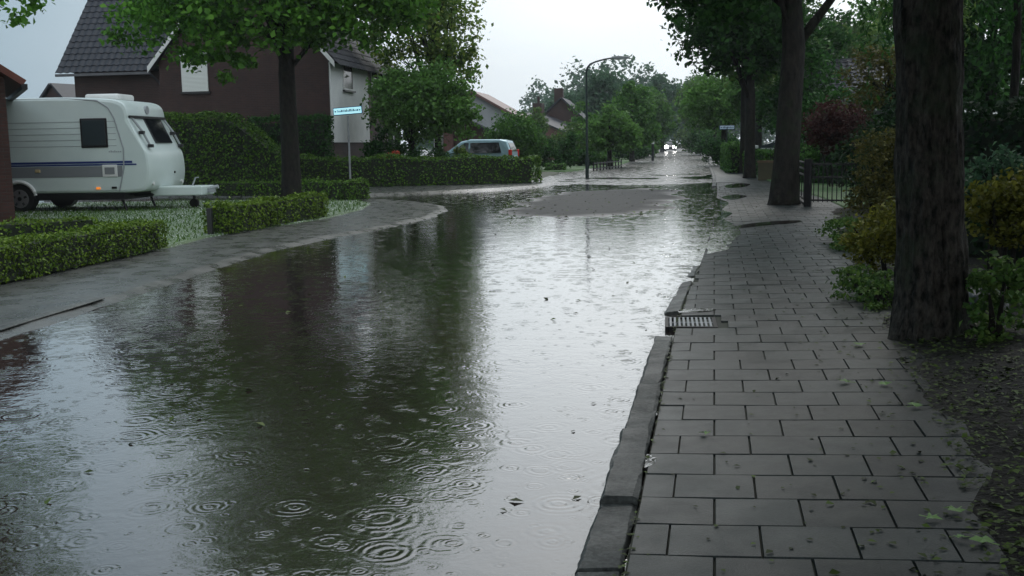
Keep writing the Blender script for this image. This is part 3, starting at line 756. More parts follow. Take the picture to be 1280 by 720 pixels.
# street side: white panel with narrow window, pier, windows
y1 = loc_on_side(459, 120)[0]; zb = loc_on_side(430, 178)[1]; zt = HE-.25
MB().box(GW-.02, GW+.06, .03, y1, zb, zt).build('wall_panel', PLASTER, hA)
ya, za = loc_on_side(427, 112); yb, zb2 = loc_on_side(438, 80)
window(hA, ya, yb, za, zb2, GW+.06, .06, WHITE, mull=0, axis='x', out=1)
ya, za = loc_on_side(464, 115); yb, zb2 = loc_on_side(479, 80)
window(hA, ya, yb, za, zb2, GW, .08, WHITE, mull=1, axis='x', out=1)
window(hA, yb+.6, yb+2.4, za, zb2, GW, .08, WHITE, mull=1, axis='x', out=1)
window(hA, yb+.2, yb+2.4, .9, 2.3, GW, .08, WHITE, mull=1, axis='x', out=1)
MB().box(GW-.01, GW+.08, y1+.02, y1+.16, 0, zt).build('pier', BRICK3, hA)
MB().box(.6*GW-.3, .6*GW+.4, DP*.55, DP*.55+.7, HR-1.0, HR+1.0).build('chimney', BRICK, hA)
# simple gabled houses
def gabled(name, label, loc, rz, wd, dp, he, ph, wall, roof, eave=.4, ridge='y', extra=None):
    t = thing(name, label, 'house', loc, rz); mb = MB()
    if ridge == 'y': mb.prism([(-wd/2, 0), (wd/2, 0), (wd/2, he), (0, he+ph), (-wd/2, he)], 0, dp)
    else: mb.prism_x([(0, 0), (dp, 0), (dp, he), (dp/2, he+ph), (0, he)], -wd/2, wd/2)
    mb.build('wall', wall, t); mb = MB()
    half = (wd if ridge == 'y' else dp)/2; k_ = ph/half
    if ridge == 'y':
        mb.slab((-half-eave, dp+.3, he-eave*k_+.03), (-half-eave, -.3, he-eave*k_+.03), (0, -.3, he+ph+.03), (0, dp+.3, he+ph+.03), -.14)
        mb.slab((half+eave, -.3, he-eave*k_+.03), (half+eave, dp+.3, he-eave*k_+.03), (0, dp+.3, he+ph+.03), (0, -.3, he+ph+.03), -.14)
    else:
        tiled_slope(mb, (-wd/2-.3, -eave, he-eave*k_+.03), (wd/2+.3, -eave, he-eave*k_+.03), (0, half+eave, (half+eave)*k_), tl=.3)
        mb.slab((wd/2+.3, dp+eave, he-eave*k_+.03), (-wd/2-.3, dp+eave, he-eave*k_+.03), (-wd/2-.3, half, he+ph+.03), (wd/2+.3, half, he+ph+.03), -.14)
    r = mb.build('roof', roof, t); return t, r
# red-brown roofed bungalow behind the parked car
def px_size(dpx, dep): return dpx*dep/FOC
t, r = gabled('bungalow', 'low bungalow with faded red tiled roof and pale grey gable behind the silver car', (D(590, 180, 60).x, 60, .03), -math.radians(9), 4.4, 5.0, 3.05, 1.25, GREYPANEL, TILE_R, ridge='y')
MB().box(-2.17, 2.17, -.08, -.003, 0, 1.25).build('brick_base', BRICK3, t)
MB().prism([(-.8, 0), (1.3, 0), (1.3, 2.1), (-.8, 3.1)], -1.2, -.085).build('garage', BRICK, t)
mb = MB(); mb.slab((-.95, -1.4, 3.25), (1.5, -1.4, 2.1), (1.5, -.087, 2.1), (-.95, -.087, 3.25), .1); mb.build('garage_roof', TILE_D, t)
MB().box(-1.35, -.81, -1.3, -.086, 0, 3.0).build('pier', BRICK3, t)
window(t, -2.15, -1.7, .4, 2.3, -.085, .09, WHITE, mull=1)
MB().box(-1.62, -1.48, -1.5, -1.36, 0, 2.5).build('porch_post', WHITE, t)
t, r = gabled('villa', 'far house with dark brick gable and pale grey lower roof left of the lamp post', (D(702, 180, 98).x, 98, .03), -math.radians(9), 4.6, 7, 3.3, 2.2, BRICK, TILE_D, ridge='y')
MB().box(-.7, .1, .6, 1.3, 5.2, 6.5).build('chimney', BRICK, t)
mb = MB(); mb.slab((-3.9, -1.2, 2.2), (-2.1, -1.2, 3.5), (-2.1, 6, 3.5), (-3.9, 6, 2.2), .15); mb.build('side_roof', TILE_G, t)
MB().box(-3.7, -2.1, -.8, 5.6, 0, 2.3).build('side_wall', WHITE, t)
window(t, -1.2, .4, 1.0, 2.3, 0, .09, WHITE, mull=1)
t, r = gabled('terraced_house', 'distant brick house ridge whose chimney pokes above the round bush', (D(652, 180, 92).x, 92, .03), -math.radians(20), 7.5, 7, 2.4, 1.6, BRICK3, TILE_D, ridge='y')
MB().box(.2, 1.0, 2.6, 3.4, 3.4, 5.0).tube([(.6, 3, 5.0), (.6, 3, 5.6)], .12, 8).build('chimney', BRICK, r)
t, r = gabled('gable_house', 'far dark gable rising over the caravan roof', (D(72, 180, 72).x, 72, .03), math.radians(-25), 3.4, 8, 4.3, 1.6, BRICK, TILE_D, ridge='y', eave=.2)
# left edge: the corner of a red brick house
pe = D(11, 170, 20.5); ze = D(11, 99, 20.5).z
t = thing('brick_building', 'red brick house corner with clay tiled eave at the left edge beside the caravan', 'house', (pe.x, 20.5, .02), math.radians(28))
MB().prism([(-7, 0), (0, 0), (0, ze), (-3.5, ze+2.4), (-7, ze)], 0, 5).build('wall', BRICK2, t)
mb = MB(); mb.slab((-3.5, -.3, ze+2.46), (.30, -.3, ze-.15), (.30, 5.2, ze-.15), (-3.5, 5.2, ze+2.46), -.12); mb.slab((-3.5, 5.2, ze+2.46), (-7.3, 5.2, ze-.15), (-7.3, -.3, ze-.15), (-3.5, -.3, ze+2.46), -.12)
mb.build('roof', mottled('clay_tile', (.10, .03, .02), (.16, .045, .03), 4, .4), t)
MB().box(.28, .38, -.3, 5.2, ze-.22, ze-.12).build('gutter', BLACK, t)
# right side: dark tiled roof and a low white-trimmed house in the gardens
t, r = gabled('garden_house', 'house with dark tiled roof seen between garden trees on the right', (D(1068, 130, 46).x, 46, .05), math.radians(-8), 3.0, 7, 2.7, 2.2, BRICK, TILE_D, ridge='x')
t = thing('white_bungalow', 'low dark house with a white fascia band behind the big right trunk', 'house', (D(1246, 150, 24).x, 24, .1), math.radians(-3))
z0 = D(1230, 150, 24).z
MB().box(-1.7, 3.5, 0, 2.5, 0, z0-.1).build('wall', BRICK, t); MB().box(-1.95, 3.9, -.4, 2.8, z0+.13, z0+.22).build('roof', BLACK, t)
MB().box(-2.12, .06, -.46, -.403, z0+.02, z0+.12).build('fascia', WHITE, t); window(t, .8, 1.9, .8, z0-.25, 0, .09, WHITE, mull=0)
MB().box(2.2, 2.42, -.14, -.003, 0, z0-.12).build('post', WHITE, t)

# ------------------------------------------------------------------ touring caravan
ax = D(36, 240, 26.0); CH = -math.radians(5)
XW = -.45
cv = thing('touring_caravan', 'white touring caravan with blue side stripe and sloping front parked on the lawn', 'caravan', (ax.x+.8, 26.0, .03), CH)
prof = [(-3.3, .42), (2.15, .42), (2.50, .43), (2.68, .48), (2.76, .80), (2.76, 1.08), (2.72, 1.34), (2.64, 1.44), (2.30, 2.16), (2.31, 2.24), (2.26, 2.46), (2.08, 2.57), (1.75, 2.61), (1.0, 2.65), (0, 2.66), (-2.6, 2.66), (-3.1, 2.55), (-3.3, 2.3)]
HW = 1.08
def shell(prof, hw, inset):
    mb = MB(); n = len(prof); cx, cz = 0, 1.4
    def sc(p, d): 
        l = math.hypot(p[0]-cx*.8, (p[1]-cz)); return (p[0]-(p[0]-cx)/max(1, abs(p[0]-cx))*d*(abs(p[0])>1.5), p[1]-(1 if p[1] > 1.5 else -1)*d)
    rings = []
    for y, d in ((-hw, inset), (-hw+inset*.3, inset*.3), (-hw+inset, 0), (0, 0), (hw-inset, 0), (hw-inset*.3, inset*.3), (hw, inset)):
        rings.append([(sc(p, d)[0], y, sc(p, d)[1]) for p in prof])
    vv = [q for r in rings for q in r]; m_ = len(rings)
    ff = [(i*n+j, (i+1)*n+j, (i+1)*n+(j+1) % n, i*n+(j+1) % n) for i in range(m_-1) for j in range(n)]+[tuple(range(n)), tuple(reversed(range((m_-1)*n, m_*n)))]
    return mb.add(vv, ff)
def chaikin(P, keep, it=2):
    for _ in range(it):
        Q = []; n = len(P)
        for i in range(n):
            a, b, c = P[i-1], P[i], P[(i+1) % n]
            if b in keep: Q.append(b)
            else: Q += [(b[0]*.75+a[0]*.25, b[1]*.75+a[1]*.25), (b[0]*.75+c[0]*.25, b[1]*.75+c[1]*.25)]
        P = Q
    return P
prof = chaikin(prof, {(-3.3, .42), (2.15, .42), (2.64, 1.44), (2.30, 2.16)})
body = shell(prof, HW, .07).build('body', CARAVAN, cv, smooth=True); body.data.set_sharp_from_angle(angle=math.radians(28))
for o_ in (body,): o_.data.polygons.foreach_set('use_smooth', [p.area < 1.2 for p in o_.data.polygons])
y_ = -HW
def proud(parent, name, m, x0, x1, z0, z1, th=.012, bevel=.004): return MB().box(x0, x1, y_-th, y_+.01, z0, z1).build(name, m, parent, bevel=bevel)
proud(cv, 'stripe', CARBLUE, -3.2, 2.35, 1.115, 1.165, .006, 0); proud(cv, 'stripe', CARBLUE, -3.2, 2.45, 1.065, 1.10, .006, 0)
proud(cv, 'grey_band', CARGREY, -2.6, 2.1, .80, 1.05, .006, 0)
mb = MB()
for z in (1.52, 1.66, 1.80, 1.94, 2.08): mb.box(-3.2, 2.0, y_-.004, y_+.01, z-.006, z+.006)
mb.build('side_ribs', SILVER, cv)
def cwin(x0, x1, z0, z1):
    o = proud(cv, 'side_window', BLACK, x0, x1, z0, z1, .022, .02); MB().box(x0+.05, x1-.05, y_-.028, y_-.02, z0+.05, z1-.05).build('pane', GLASSG, o, bevel=.004)
cwin(1.15, 1.8, 1.48, 2.16); cwin(-1.2, -.62, 1.5, 2.16)
# front seam, skirt, hatch
mb = MB(); mb.tube([(2.0, y_-.004, .46), (2.14, y_-.004, 1.0), (2.16, y_-.004, 1.45), (1.98, y_-.004, 2.15), (1.85, y_-.004, 2.40), (1.6, y_-.004, 2.56), (.9, y_+.03, 2.615), (-3, y_+.03, 2.64)], .018, 6)
mb.build('seam_rail', SILVER, cv)
o = proud(cv, 'service_hatch', WHITE, 1.62, 1.98, .80, 1.08, .02, .01); MB().box(1.68, 1.92, y_-.027, y_-.018, .86, 1.02).build('hatch_panel', CARGREY, o)
MB().box(-3.25, 2.1, -HW+.03, HW-.03, .26, .419).build('chassis', BLACK, cv)
proud(cv, 'marker_light', ORANGE, 1.44, 1.54, .51, .56, .03, .01); proud(cv, 'marker_reflector', BLACK, 1.82, 1.94, .52, .57, .02, .005)
proud(cv, 'latch', mat('brass', (.5, .38, .2), .4), -.02, .1, .92, .99, .03, .01)
# brand lettering too small to read: short dark bars
mb = MB()
for i in range(7): mb.box(1.80+i*.045, 1.83+i*.045, y_-.004, y_+.005, 1.365, 1.365+random.choice((.03, .045)))
mb.build('lettering', SILVER, cv)
mb = MB()
for i in range(6): mb.box(-.95+i*.05, -.915+i*.05, y_-.004, y_+.005, 1.36, 1.39)
mb.build('lettering', SILVER, cv)
# sloped front window band and the panels round it
def on_front(f): return (2.648-f*.335, 1.45+f*.70)              # along the raked front, f 0..1
def front_panel(name, m, y0, y1, f0, f1, th, parent=cv):
    (xa, za), (xb, zb_) = on_front(f0), on_front(f1)
    return MB().slab((xa+th, y0, za+th*.6), (xa+th, y1, za+th*.6), (xb+th, y1, zb_+th*.6), (xb+th, y0, zb_+th*.6), .05).build(name, m, parent, bevel=.006)
o = front_panel('front_window', GLASS, -.26, .70, .16, .99, .02)
front_panel('front_trim', BLACK, -1.02, 1.02, .985, 1.06, .035)
for y0 in (-.93, .86):
    mb = MB(); (xa, za), (xb, zb_) = on_front(.08), on_front(.95)
    mb.tube([(xb+.05, y0-.05, zb_+.02), ((xa+xb)/2+.09, y0+.02, (za+zb_)/2+.03), (xa+.06, y0+.12, za+.02)], .028, 8)
    h = mb.build('grab_handle', SILVER, cv)
    for f, dy in ((.06, .13), (.5, .02)):
        (xc, zc) = on_front(f); MB().box(xc+.01, xc+.13, y0+dy-.05, y0+dy+.05, zc-.03, zc+.05).build('bracket', BLACK, h, bevel=.01)
# emblem on the upper cap and small lights on the nose
mb = MB(); mb.disc((2.29, 0, 2.36), .10, 'x', .06, 16); mb.build('emblem', SILVER, cv)
for yy_ in (-.85, .85): MB().disc((2.69, yy_, .62), .045, 'x', .12, 12).build('marker_light', WHITE, cv)
MB().disc((2.765, .35, .86), .03, 'x', .03, 10).build('nose_plug', BLACK, cv)
o = MB().box(.98, 1.82, -.45, .45, 2.585, 2.75).build('roof_hatch', WHITE, cv, bevel=.06, seg=3)
# drawbar with white cover, coupling, jockey wheel
MB().box(2.45, 3.72, -.42, .42, .31, .53).build('drawbar_cover', CARAVAN, cv, bevel=.025)
mb = MB(); mb.tube([(1.5, -.7, .34), (3.6, -.06, .36)], .04, 6); mb.tube([(1.5, .7, .34), (3.6, .06, .36)], .04, 6); mb.build('drawbar', BLACK, cv)
mb = MB(); mb.box(3.6, 3.9, -.05, .05, .36, .46); mb.tube([(3.78, 0, .46), (3.98, 0, .50)], .05, 8); mb.tube([(3.32, 0, .5), (3.42, 0, .72), (3.5, 0, .73)], .018, 6); mb.build('coupling', SILVER, cv)
jk = MB().tube([(3.3, .15, .12), (3.3, .15, .62)], .035, 8).build('jockey_post', BLACK, cv)
MB().disc((3.3, .15, .10), .11, 'y', .09, 16).build('jockey_wheel', RUBBER, jk)
for x in (-2.8, 1.9):
    for yy_ in (-.8, .8): MB().tube([(x, yy_, .3), (x+.12, yy_, .0)], .03, 6).build('corner_steady', BLACK, cv)
for sgn in (-1, 1):
    wh = MB().disc((XW, sgn*(HW-.09), .31), .31, 'y', .19, 28).build('wheel', RUBBER, cv, bevel=.03)
    MB().disc((XW, sgn*(HW+.008), .31), .215, 'y', .02, 24).build('rim', ALLOY, wh, bevel=.006)
    MB().disc((XW, sgn*(HW+.02), .31), .05, 'y', .03, 12).build('hub', BLACK, wh)
    for q_ in range(5):
        a = q_*2*math.pi/5
        MB().tube([(XW+math.cos(a+.3)*.11, sgn*(HW+.006), .31+math.sin(a+.3)*.11), (XW+math.cos(a+.3)*.18, sgn*(HW+.006), .31+math.sin(a+.3)*.18)], .03, 6).build('rim_slot', BLACK, wh)
    mb = MB(); pts_ = [(XW+math.cos(a)*.40, sgn*(HW+.01), .33+math.sin(a)*.38) for a in np.linspace(.15, math.pi-.15, 14)]
    mb.tube(pts_, .045, 8); mb.build('wheel_arch', WHITE, cv)
    MB().disc((XW, sgn*(HW-.1), .36), .37, 'y', .205, 24).build('wheel_well', BLACK, cv)

# ------------------------------------------------------------------ parked cars and the oncoming car
def car(name, label, loc, rz, L, Wd, Ht, paint, kindd='mpv', lights=False, sx=1):
    t = thing(name, label, 'car', loc, rz); hw = Wd/2
    # local: +x forward
    if kindd == 'mpv': pr = [(-L/2, .32), (L/2-.1, .25), (L/2, .5), (L/2-.03, .72), (L/2-.75, .98), (L/2-1.55, Ht-.10), (L/2-2.0, Ht), (-L/2+.55, Ht-.02), (-L/2+.22, Ht-.1), (-L/2+.02, 1.05), (-L/2-.03, .6)]
    else: pr = [(-L/2, .32), (L/2-.1, .25), (L/2, .5), (L/2-.05, .72), (L/2-1.1, .92), (L/2-1.85, Ht-.05), (L/2-2.3, Ht), (-L/2+.9, Ht-.04), (-L/2+.2, .98), (-L/2, .9), (-L/2-.03, .6)]
    n = len(pr)
    mb = MB(); rings = []
    def tap(z): return 1 if z < .95 else 1-.24*(z-.95)/max(.2, Ht-.95)
    for f in (-1, -.86, 0, .86, 1):
        rings.append([((x*(.985 if abs(f) == 1 else 1)), f*hw*tap(z), z-(.03 if abs(f) == 1 and z > 1.2 else 0)) for x, z in pr])
    vv = [q for r in rings for q in r]; ff = [(i*n+j, (i+1)*n+j, (i+1)*n+(j+1) % n, i*n+(j+1) % n) for i in range(4) for j in range(n)]+[tuple(range(n)), tuple(reversed(range(4*n, 5*n)))]
    mb.add(vv, ff); mb.build('body', paint, t, bevel=.035)
    zt, zb = Ht-.16, 1.02
    for s in (-1, 1):
        def y(z): return s*(hw*tap(z)+.006)
        mb = MB(); xf0, xf1 = L/2-1.0, L/2-1.65; xr0, xr1 = (-L/2+.45, -L/2+.6) if kindd == 'mpv' else (-L/2+.6, -L/2+1.15)
        xm = L/2-1.95
        mb.add([(xf0, y(zb), zb), (xm, y(zb), zb), (xm, y(zt), zt), (xf1-.1, y(zt), zt)]+[(a, b-s*.02, c) for a, b, c in ((xf0, y(zb), zb), (xm, y(zb), zb), (xm, y(zt), zt), (xf1-.1, y(zt), zt))], [(0, 1, 2, 3), (4, 7, 6, 5), (0, 4, 5, 1), (1, 5, 6, 2), (2, 6, 7, 3), (3, 7, 4, 0)])
        mb.build('side_window', GLASSG, t)
        mb = MB(); xa = xm-.08
        mb.add([(xa, y(zb), zb), (xr0, y(zb), zb), (xr1, y(zt), zt), (xa, y(zt), zt)]+[(a, b-s*.02, c) for a, b, c in ((xa, y(zb), zb), (xr0, y(zb), zb), (xr1, y(zt), zt), (xa, y(zt), zt))], [(0, 1, 2, 3), (4, 7, 6, 5), (0, 4, 5, 1), (1, 5, 6, 2), (2, 6, 7, 3), (3, 7, 4, 0)])
        mb.build('side_window', GLASS, t)
        for x in (L/2-.85, -L/2+.8):
            wq = MB().disc((x, s*(hw-.09), .31), .31, 'y', .2, 24).build('wheel', RUBBER, t, bevel=.02); MB().disc((x, s*(hw+.012), .31), .2, 'y', .02, 20).build('rim', ALLOY, wq)
            MB().tube([(x+math.cos(a)*.37, s*(hw-.01), .31+math.sin(a)*.37) for a in np.linspace(.1, math.pi-.1, 10)], .03, 6).build('wheel_arch', paint, t)
        MB().box(-L/2-.045, -L/2+.12, min(s*hw*.84, s*hw*.97), max(s*hw*.84, s*hw*.97), .84, 1.16 if kindd == 'mpv' else 1.0).build('tail_light', REDLENS, t, bevel=.02)
        MB().box(L/2-1.12, L/2-.98, min(s*hw, s*(hw+.18)), max(s*hw, s*(hw+.18)), 1.0, 1.14).build('mirror', paint, t, bevel=.02)
        h = MB().tube([(L/2-.12, s*hw*.74, .66), (L/2+.03, s*hw*.74, .66)], [.30, .28] if lights else [.17, .15], 16).build('headlight', LAMPON if lights else WHITE, t)
    mb = MB(); xr = -L/2+.1
    zr0, zr1 = (1.08, Ht-.2) if kindd == 'mpv' else (1.0, Ht-.12)
    xa, xb = (-L/2-.002, -L/2+.165) if kindd == 'mpv' else (-L/2+.19, -L/2+.78)
    mb.slab((xa, -hw*.7, zr0), (xa, hw*.7, zr0), (xb, hw*.62, zr1), (xb, -hw*.62, zr1), -.03); mb.build('rear_window', GLASS, t)
    mb = MB(); fa, fb = ((L/2-.83, 1.03), (L/2-1.5, Ht-.15)) if kindd == 'mpv' else ((L/2-1.15, .97), (L/2-1.8, Ht-.12))
    mb.slab((fa[0]+.02, hw*.8, fa[1]), (fa[0]+.02, -hw*.8, fa[1]), (fb[0]+.03, -hw*.7, fb[1]), (fb[0]+.03, hw*.7, fb[1]), -.03); mb.build('windscreen', GLASS, t)
    MB().box(-L/2-.09, -L/2+.02, -hw*.9, hw*.9, .35, .62).build('bumper', BLACK if kindd == 'mpv' else paint, t, bevel=.03)
    MB().box(L/2-.04, L/2+.04, -hw*.9, hw*.9, .28, .52).build('bumper', paint, t, bevel=.03)
    MB().box(-L/2-.05, -L/2+.0, -.26, .26, .75, .86).build('number_plate', WHITE, t)
    return t
pc = D(592, 185, 50.5)
car('parked_car', 'silver blue people carrier parked behind the long clipped hedge', (pc.x, 50.5, .04), math.radians(180-13), 4.0, 1.68, 1.66, CARPAINT)
pc = D(974, 190, 50)
car('parked_car', 'white car half hidden behind the right avenue tree trunks', (pc.x, 50, .05), math.radians(168), 4.2, 1.7, 1.42, CARPAINTW, 'saloon')
pc = D(838, 186, 172)
car('oncoming_car', 'distant car driving towards the viewer with blazing white headlights', (pc.x, 172, 0), math.radians(262), 4.2, 1.75, 1.5, CARDARK, 'saloon', True)
# ------------------------------------------------------------------ street furniture
def street_sign(name, label, base, hz, pole_h, pl, ph, yaw, face, tilt=0, dbl=True):
    t = thing(name, label, 'street sign', base, yaw)
    MB().tube([(0, 0, -.1), (0, 0, pole_h)], .035, 10).build('pole', GALV if face is SIGNFACE else DGREEN, t)
    o = MB().box(-pl/2, pl/2, -.02, .02, hz-ph/2, hz+ph/2).build('nameplate', SIGNBLUE, t, bevel=.012)
    o.location = (hz*math.sin(tilt), 0, hz*(1-math.cos(tilt))); o.rotation_euler = (0, -tilt, 0)
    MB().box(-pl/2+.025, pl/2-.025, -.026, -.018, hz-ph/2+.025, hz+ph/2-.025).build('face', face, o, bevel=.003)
    mb = MB(); x = -pl/2+.16
    while x < pl/2-.16:
        w_ = random.choice((.02, .03, .035)); mb.box(x, x+w_, -.029, -.024, hz-.035, hz+random.choice((.02, .035, .05))); x += w_+.018
    for s in (-1, 1): mb.disc((s*(pl/2-.085), -.0265, hz), .028, 'y', .006, 10)
    mb.build('legend', SIGNBLUE, o)
    return t
b0 = D(437, 200, 36.0); zc = D(432, 138.5, 36).z
street_sign('street_sign', 'pale blue street nameplate with painted flash glow on a post in front of the white panelled house', (b0.x, 36.0, .03), zc-.03, zc-.2, 1.04, .26, math.radians(-12), SIGNFACE, .055)
b0 = D(916, 190, 52); zc = D(916, 160.5, 52).z
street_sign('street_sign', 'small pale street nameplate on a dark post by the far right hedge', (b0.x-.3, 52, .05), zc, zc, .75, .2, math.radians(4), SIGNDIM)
# lamp post
lb = W(734, 222); dlp = lb.y
t = thing('street_lamp', 'tall dark green street lamp with arm reaching over the flooded crossing', 'street lamp', (lb.x, lb.y, -.05))
zt = D(734, 88, dlp).z; s = dlp/FOC
mb = MB(); mb.tube([(0, 0, 0), (0, 0, .9)], .075, 12); mb.tube([(0, 0, .9), (0, 0, zt)], [.052, .042], 12); mb.build('pole', DGREEN, t, smooth=False)
arm = [(0, 0, zt)]
for px_, py_ in ((735, 82), (738, 78.5), (745, 75.5), (756, 72.5), (764, 71.2)): q = D(px_, py_, dlp); arm.append((q.x-lb.x, 0, q.z))
MB().tube(arm, [.042, .042, .04, .036, .034, .034], 10).build('arm', DGREEN, t)
q0 = D(763, 71.3, dlp); q1 = D(787, 70.5, dlp)
x0, x1, zz = q0.x-lb.x, q1.x-lb.x, (q0.z+q1.z)/2
hdm = MB().prism([(x0, zz-.03), (x0+.05, zz+.05), (x0+.3, zz+.085), (x1-.06, zz+.05), (x1, zz), (x1-.05, zz-.03)], -.12, .12).build('lamp_head', SILVER, t, bevel=.02)
MB().prism([(x0+.15, zz-.031), (x0+.2, zz-.07), (x1-.12, zz-.06), (x1-.06, zz-.031)], -.09, .09).build('lens', mat('lamp_lens', (.6, .62, .62), .2), hdm)
MB().box(-.02, .09, -.05, .05, .45, .8).build('service_door', DGREEN, t)
# low iron railing on the verge by the lamp
ra0 = W(742, 214); ra1 = W(800, 207)
t = thing('low_railing', 'row of short dark railing posts along the verge right of the lamp post', 'railing', (ra0.x, ra0.y, .0), math.atan2(ra1.y-ra0.y, ra1.x-ra0.x))
Lr_ = (ra1-ra0).length*.55
mb = MB(); mb.box(0, Lr_, -.02, .02, .36, .42); mb.box(0, Lr_, -.02, .02, .1, .15); mb.build('rail', BLACK, t)
for i in range(10): MB().box(Lr_*i/9-.03, Lr_*i/9+.03, -.03, .03, 0, .48).build('post', BLACK, t)
# bollard / thin post far down the road on the left
for px_, py_, h_, lab in ((816, 201, 1.0, 'thin dark post at the left kerb just before the headlights'),):
    q = W(px_, py_); t = thing('bollard', lab, 'bollard', (q.x, q.y, 0)); MB().tube([(0, 0, -.1), (0, 0, 1.7)], [.11, .10], 10).build('post', BLACK, t); MB().tube([(0, 0, 1.3), (0, 0, 1.5)], .112, 10).build('band', WHITE, t)
# iron garden gate and fence on the right
def grid_fence(name, label, a, b, h, nb, cat, diag=False, dens=0):
    L_ = (Vector(b)-Vector(a)).length; t = thing(name, label, cat, a, math.atan2(b[1]-a[1], b[0]-a[0]))
    mb = MB()
    for z in ((h-.06, h-.33, .12) if not diag else (h-.04, h-.17, h-.30, .12, .02)): mb.box(0, L_, -.014, .014, z, z+.035)
    mb.build('rail', IRON, t)
    for x in (0, L_): MB().box(x-.045, x+.045, -.045, .045, -.05, h+.06).build('post', IRON, t)
    for i in range(1, nb): MB().box(L_*i/nb-.009, L_*i/nb+.009, -.009, .009, .1, h-.03).build('bar', IRON, t)
    return t
gA = W(1011, 258.5, .03); gB = W(1075, 258, .05)
grid_fence('iron_fence', 'black iron bar fence in front of the bright green lawn', gA, gB, .92, 11, 'fence')
gC = W(992, 246, .03)
grid_fence('garden_gate', 'open black iron gate leaf with pale wet rails beside the second avenue trunk', Vector((gC.x, gC.y, .03)), Vector((gA.x-.06, gA.y, .03)), .92, 6, 'gate', True)

# ------------------------------------------------------------------ hedges
def C2(px, py, z=.0): p = W(px, py, z); return Vector((p.x, p.y))
def offs(a, b, d):
    t = (b-a).normalized(); n = Vector((-t.y, t.x)); return [tuple(a+n*d), tuple(b+n*d)]
hedge('box_hedge', 'nearest low clipped box hedge at the left edge of the pavement', offs(C2(-90, 377), C2(213, 311), .27), .54, .40, .036, 2000, FM['box'], group='low box hedges round the lawn')
hedge('box_hedge', 'short low box hedge hidden behind the nearest clipped hedge at the left edge', offs(C2(-60, 312), C2(118, 299), .0), .5, .34, .05, 700, FM['box'], group='low box hedges round the lawn')
hedge('box_hedge', 'second low box hedge rising along the pavement beside the driveway gap', offs(C2(284, 294), C2(410, 272), .20), .46, .47, .05, 1100, FM['box'], group='low box hedges round the lawn')
hedge('box_hedge', 'small low box hedge around the foot of the left street tree', offs(C2(377, 250), C2(447, 251), .3), .6, .50, .07, 420, FM['hedge'], group='low box hedges round the lawn')
hedge('box_hedge', 'dark low hedge between the caravan hitch and the left street tree', offs(C2(262, 246), C2(360, 246), .3), .5, .42, .07, 380, FM['hedge'], group='low box hedges round the lawn')
MB().box(-.04, .04, -.04, .04, 0, .46).build('stake', BLACK).location = (*(C2(257, 297)+Vector((0, .3))), 0)
bpy.data.objects['stake'].name = 'hedge_stake'; setp(bpy.data.objects['hedge_stake'], 'short dark wooden stake at the left end of the second box hedge', 'stake')
# long front hedge
hedge('garden_hedge', 'long clipped green hedge in front of the brick house and silver car', offs(C2(352, 237.5), C2(678, 229.5), .55), 1.05, 1.08, .08, 330, FM['hedge'], hfun=lambda f: 1.10-.12*f+.05*math.sin(f*19))
# tall hedge that swoops down
ta = D(205, 215, 36.5); tb = D(362, 215, 36.0)
def swoop(f): return 2.62 if f < .58 else 2.62-(f-.58)/.42*1.5 if f < .8 else max(1.15, 1.83-(f-.8)/.2*.65)
hedge('tall_hedge', 'tall dense hedge beside the caravan nose, sloping down at its right end', [(ta.x, ta.y), (tb.x, tb.y)], 1.3, 2.62, .09, 300, FM['hedge'], hfun=swoop)
ta = D(318, 215, 39.0); tb = D(415, 215, 38.6)
hedge('tall_hedge', 'darker tall hedge against the brick house wall behind the street tree', [(ta.x, ta.y), (tb.x, tb.y)], .9, 2.55, .1, 240, FM['dark'])
# low verge hedge, right side hedges
hedge('verge_hedge', 'low grassy hedge strip at the side driveway left of the lamp post', offs(C2(683, 214.5), C2(708, 214.0), .4), .8, .36, .09, 260, FM['bright'])
hedge('garden_hedge', 'pale end of a clipped hedge beside the small far nameplate', [tuple(D(913, 200, 54).xy), tuple(D(924, 200, 46).xy)], 1.0, 1.25, .12, 180, FM['mid'])
hedge('garden_hedge', 'clipped hedge in front of the white car between the avenue trunks', [tuple(D(940, 200, 44).xy), tuple(D(968, 200, 40).xy)], .8, 1.0, .1, 220, FM['mid'])
t = thing('garden_wall', 'low ochre garden wall between the two right avenue trunks', 'wall', (*C2(951, 226), .02), math.radians(-72))
MB().box(0, 6.5, -.12, .12, -.05, .62).build('wall', mottled('ochre_brick', (.045, .036, .014), (.07, .055, .02), 4, .6), t); MB().box(-.02, 6.52, -.15, .15, .622, .69).build('coping', mottled('coping', (.09, .05, .02), (.12, .07, .03), 5, .5), t)
hedge('garden_hedge', 'dark hedge behind the iron fence and green lawn', [tuple(D(1000, 200, 34).xy), tuple(D(1095, 200, 31).xy)], 1.0, 1.25, .1, 220, FM['dark'])
hedge('garden_hedge', 'dense near black hedge mass to the right of the big trunk', [(D(1218, 200, 12).x, 12.0), (D(1420, 200, 10.5).x, 10.5)], 1.2, 1.72, .07, 420, FM['deep'])

# ------------------------------------------------------------------ trees and shrubs
# left street tree
b = D(365, 238, 31.5)
tree('street_tree', 'big dark leaved street tree standing in the low hedge by the caravan', (b.x, 31.5, .03), 3.55, .27,
     [(.2, 0, 8.6, 3.7, 3.7, 4.2), (-2.7, -.6, 4.9, 2.1, 1.9, 1.15), (2.5, -.3, 5.4, 1.9, 1.9, 1.2), (-3.0, 0, 6.0, 2.0, 1.9, 1.1), (.4, -1.2, 5.0, 1.7, 1.4, .75), (3.2, .3, 6.9, 1.9, 1.9, 1.6), (-1.6, -.8, 3.9, .8, .8, .5)],
     34000, .19, FM['maple'], limbs=22, csize=.17, shell=.3)
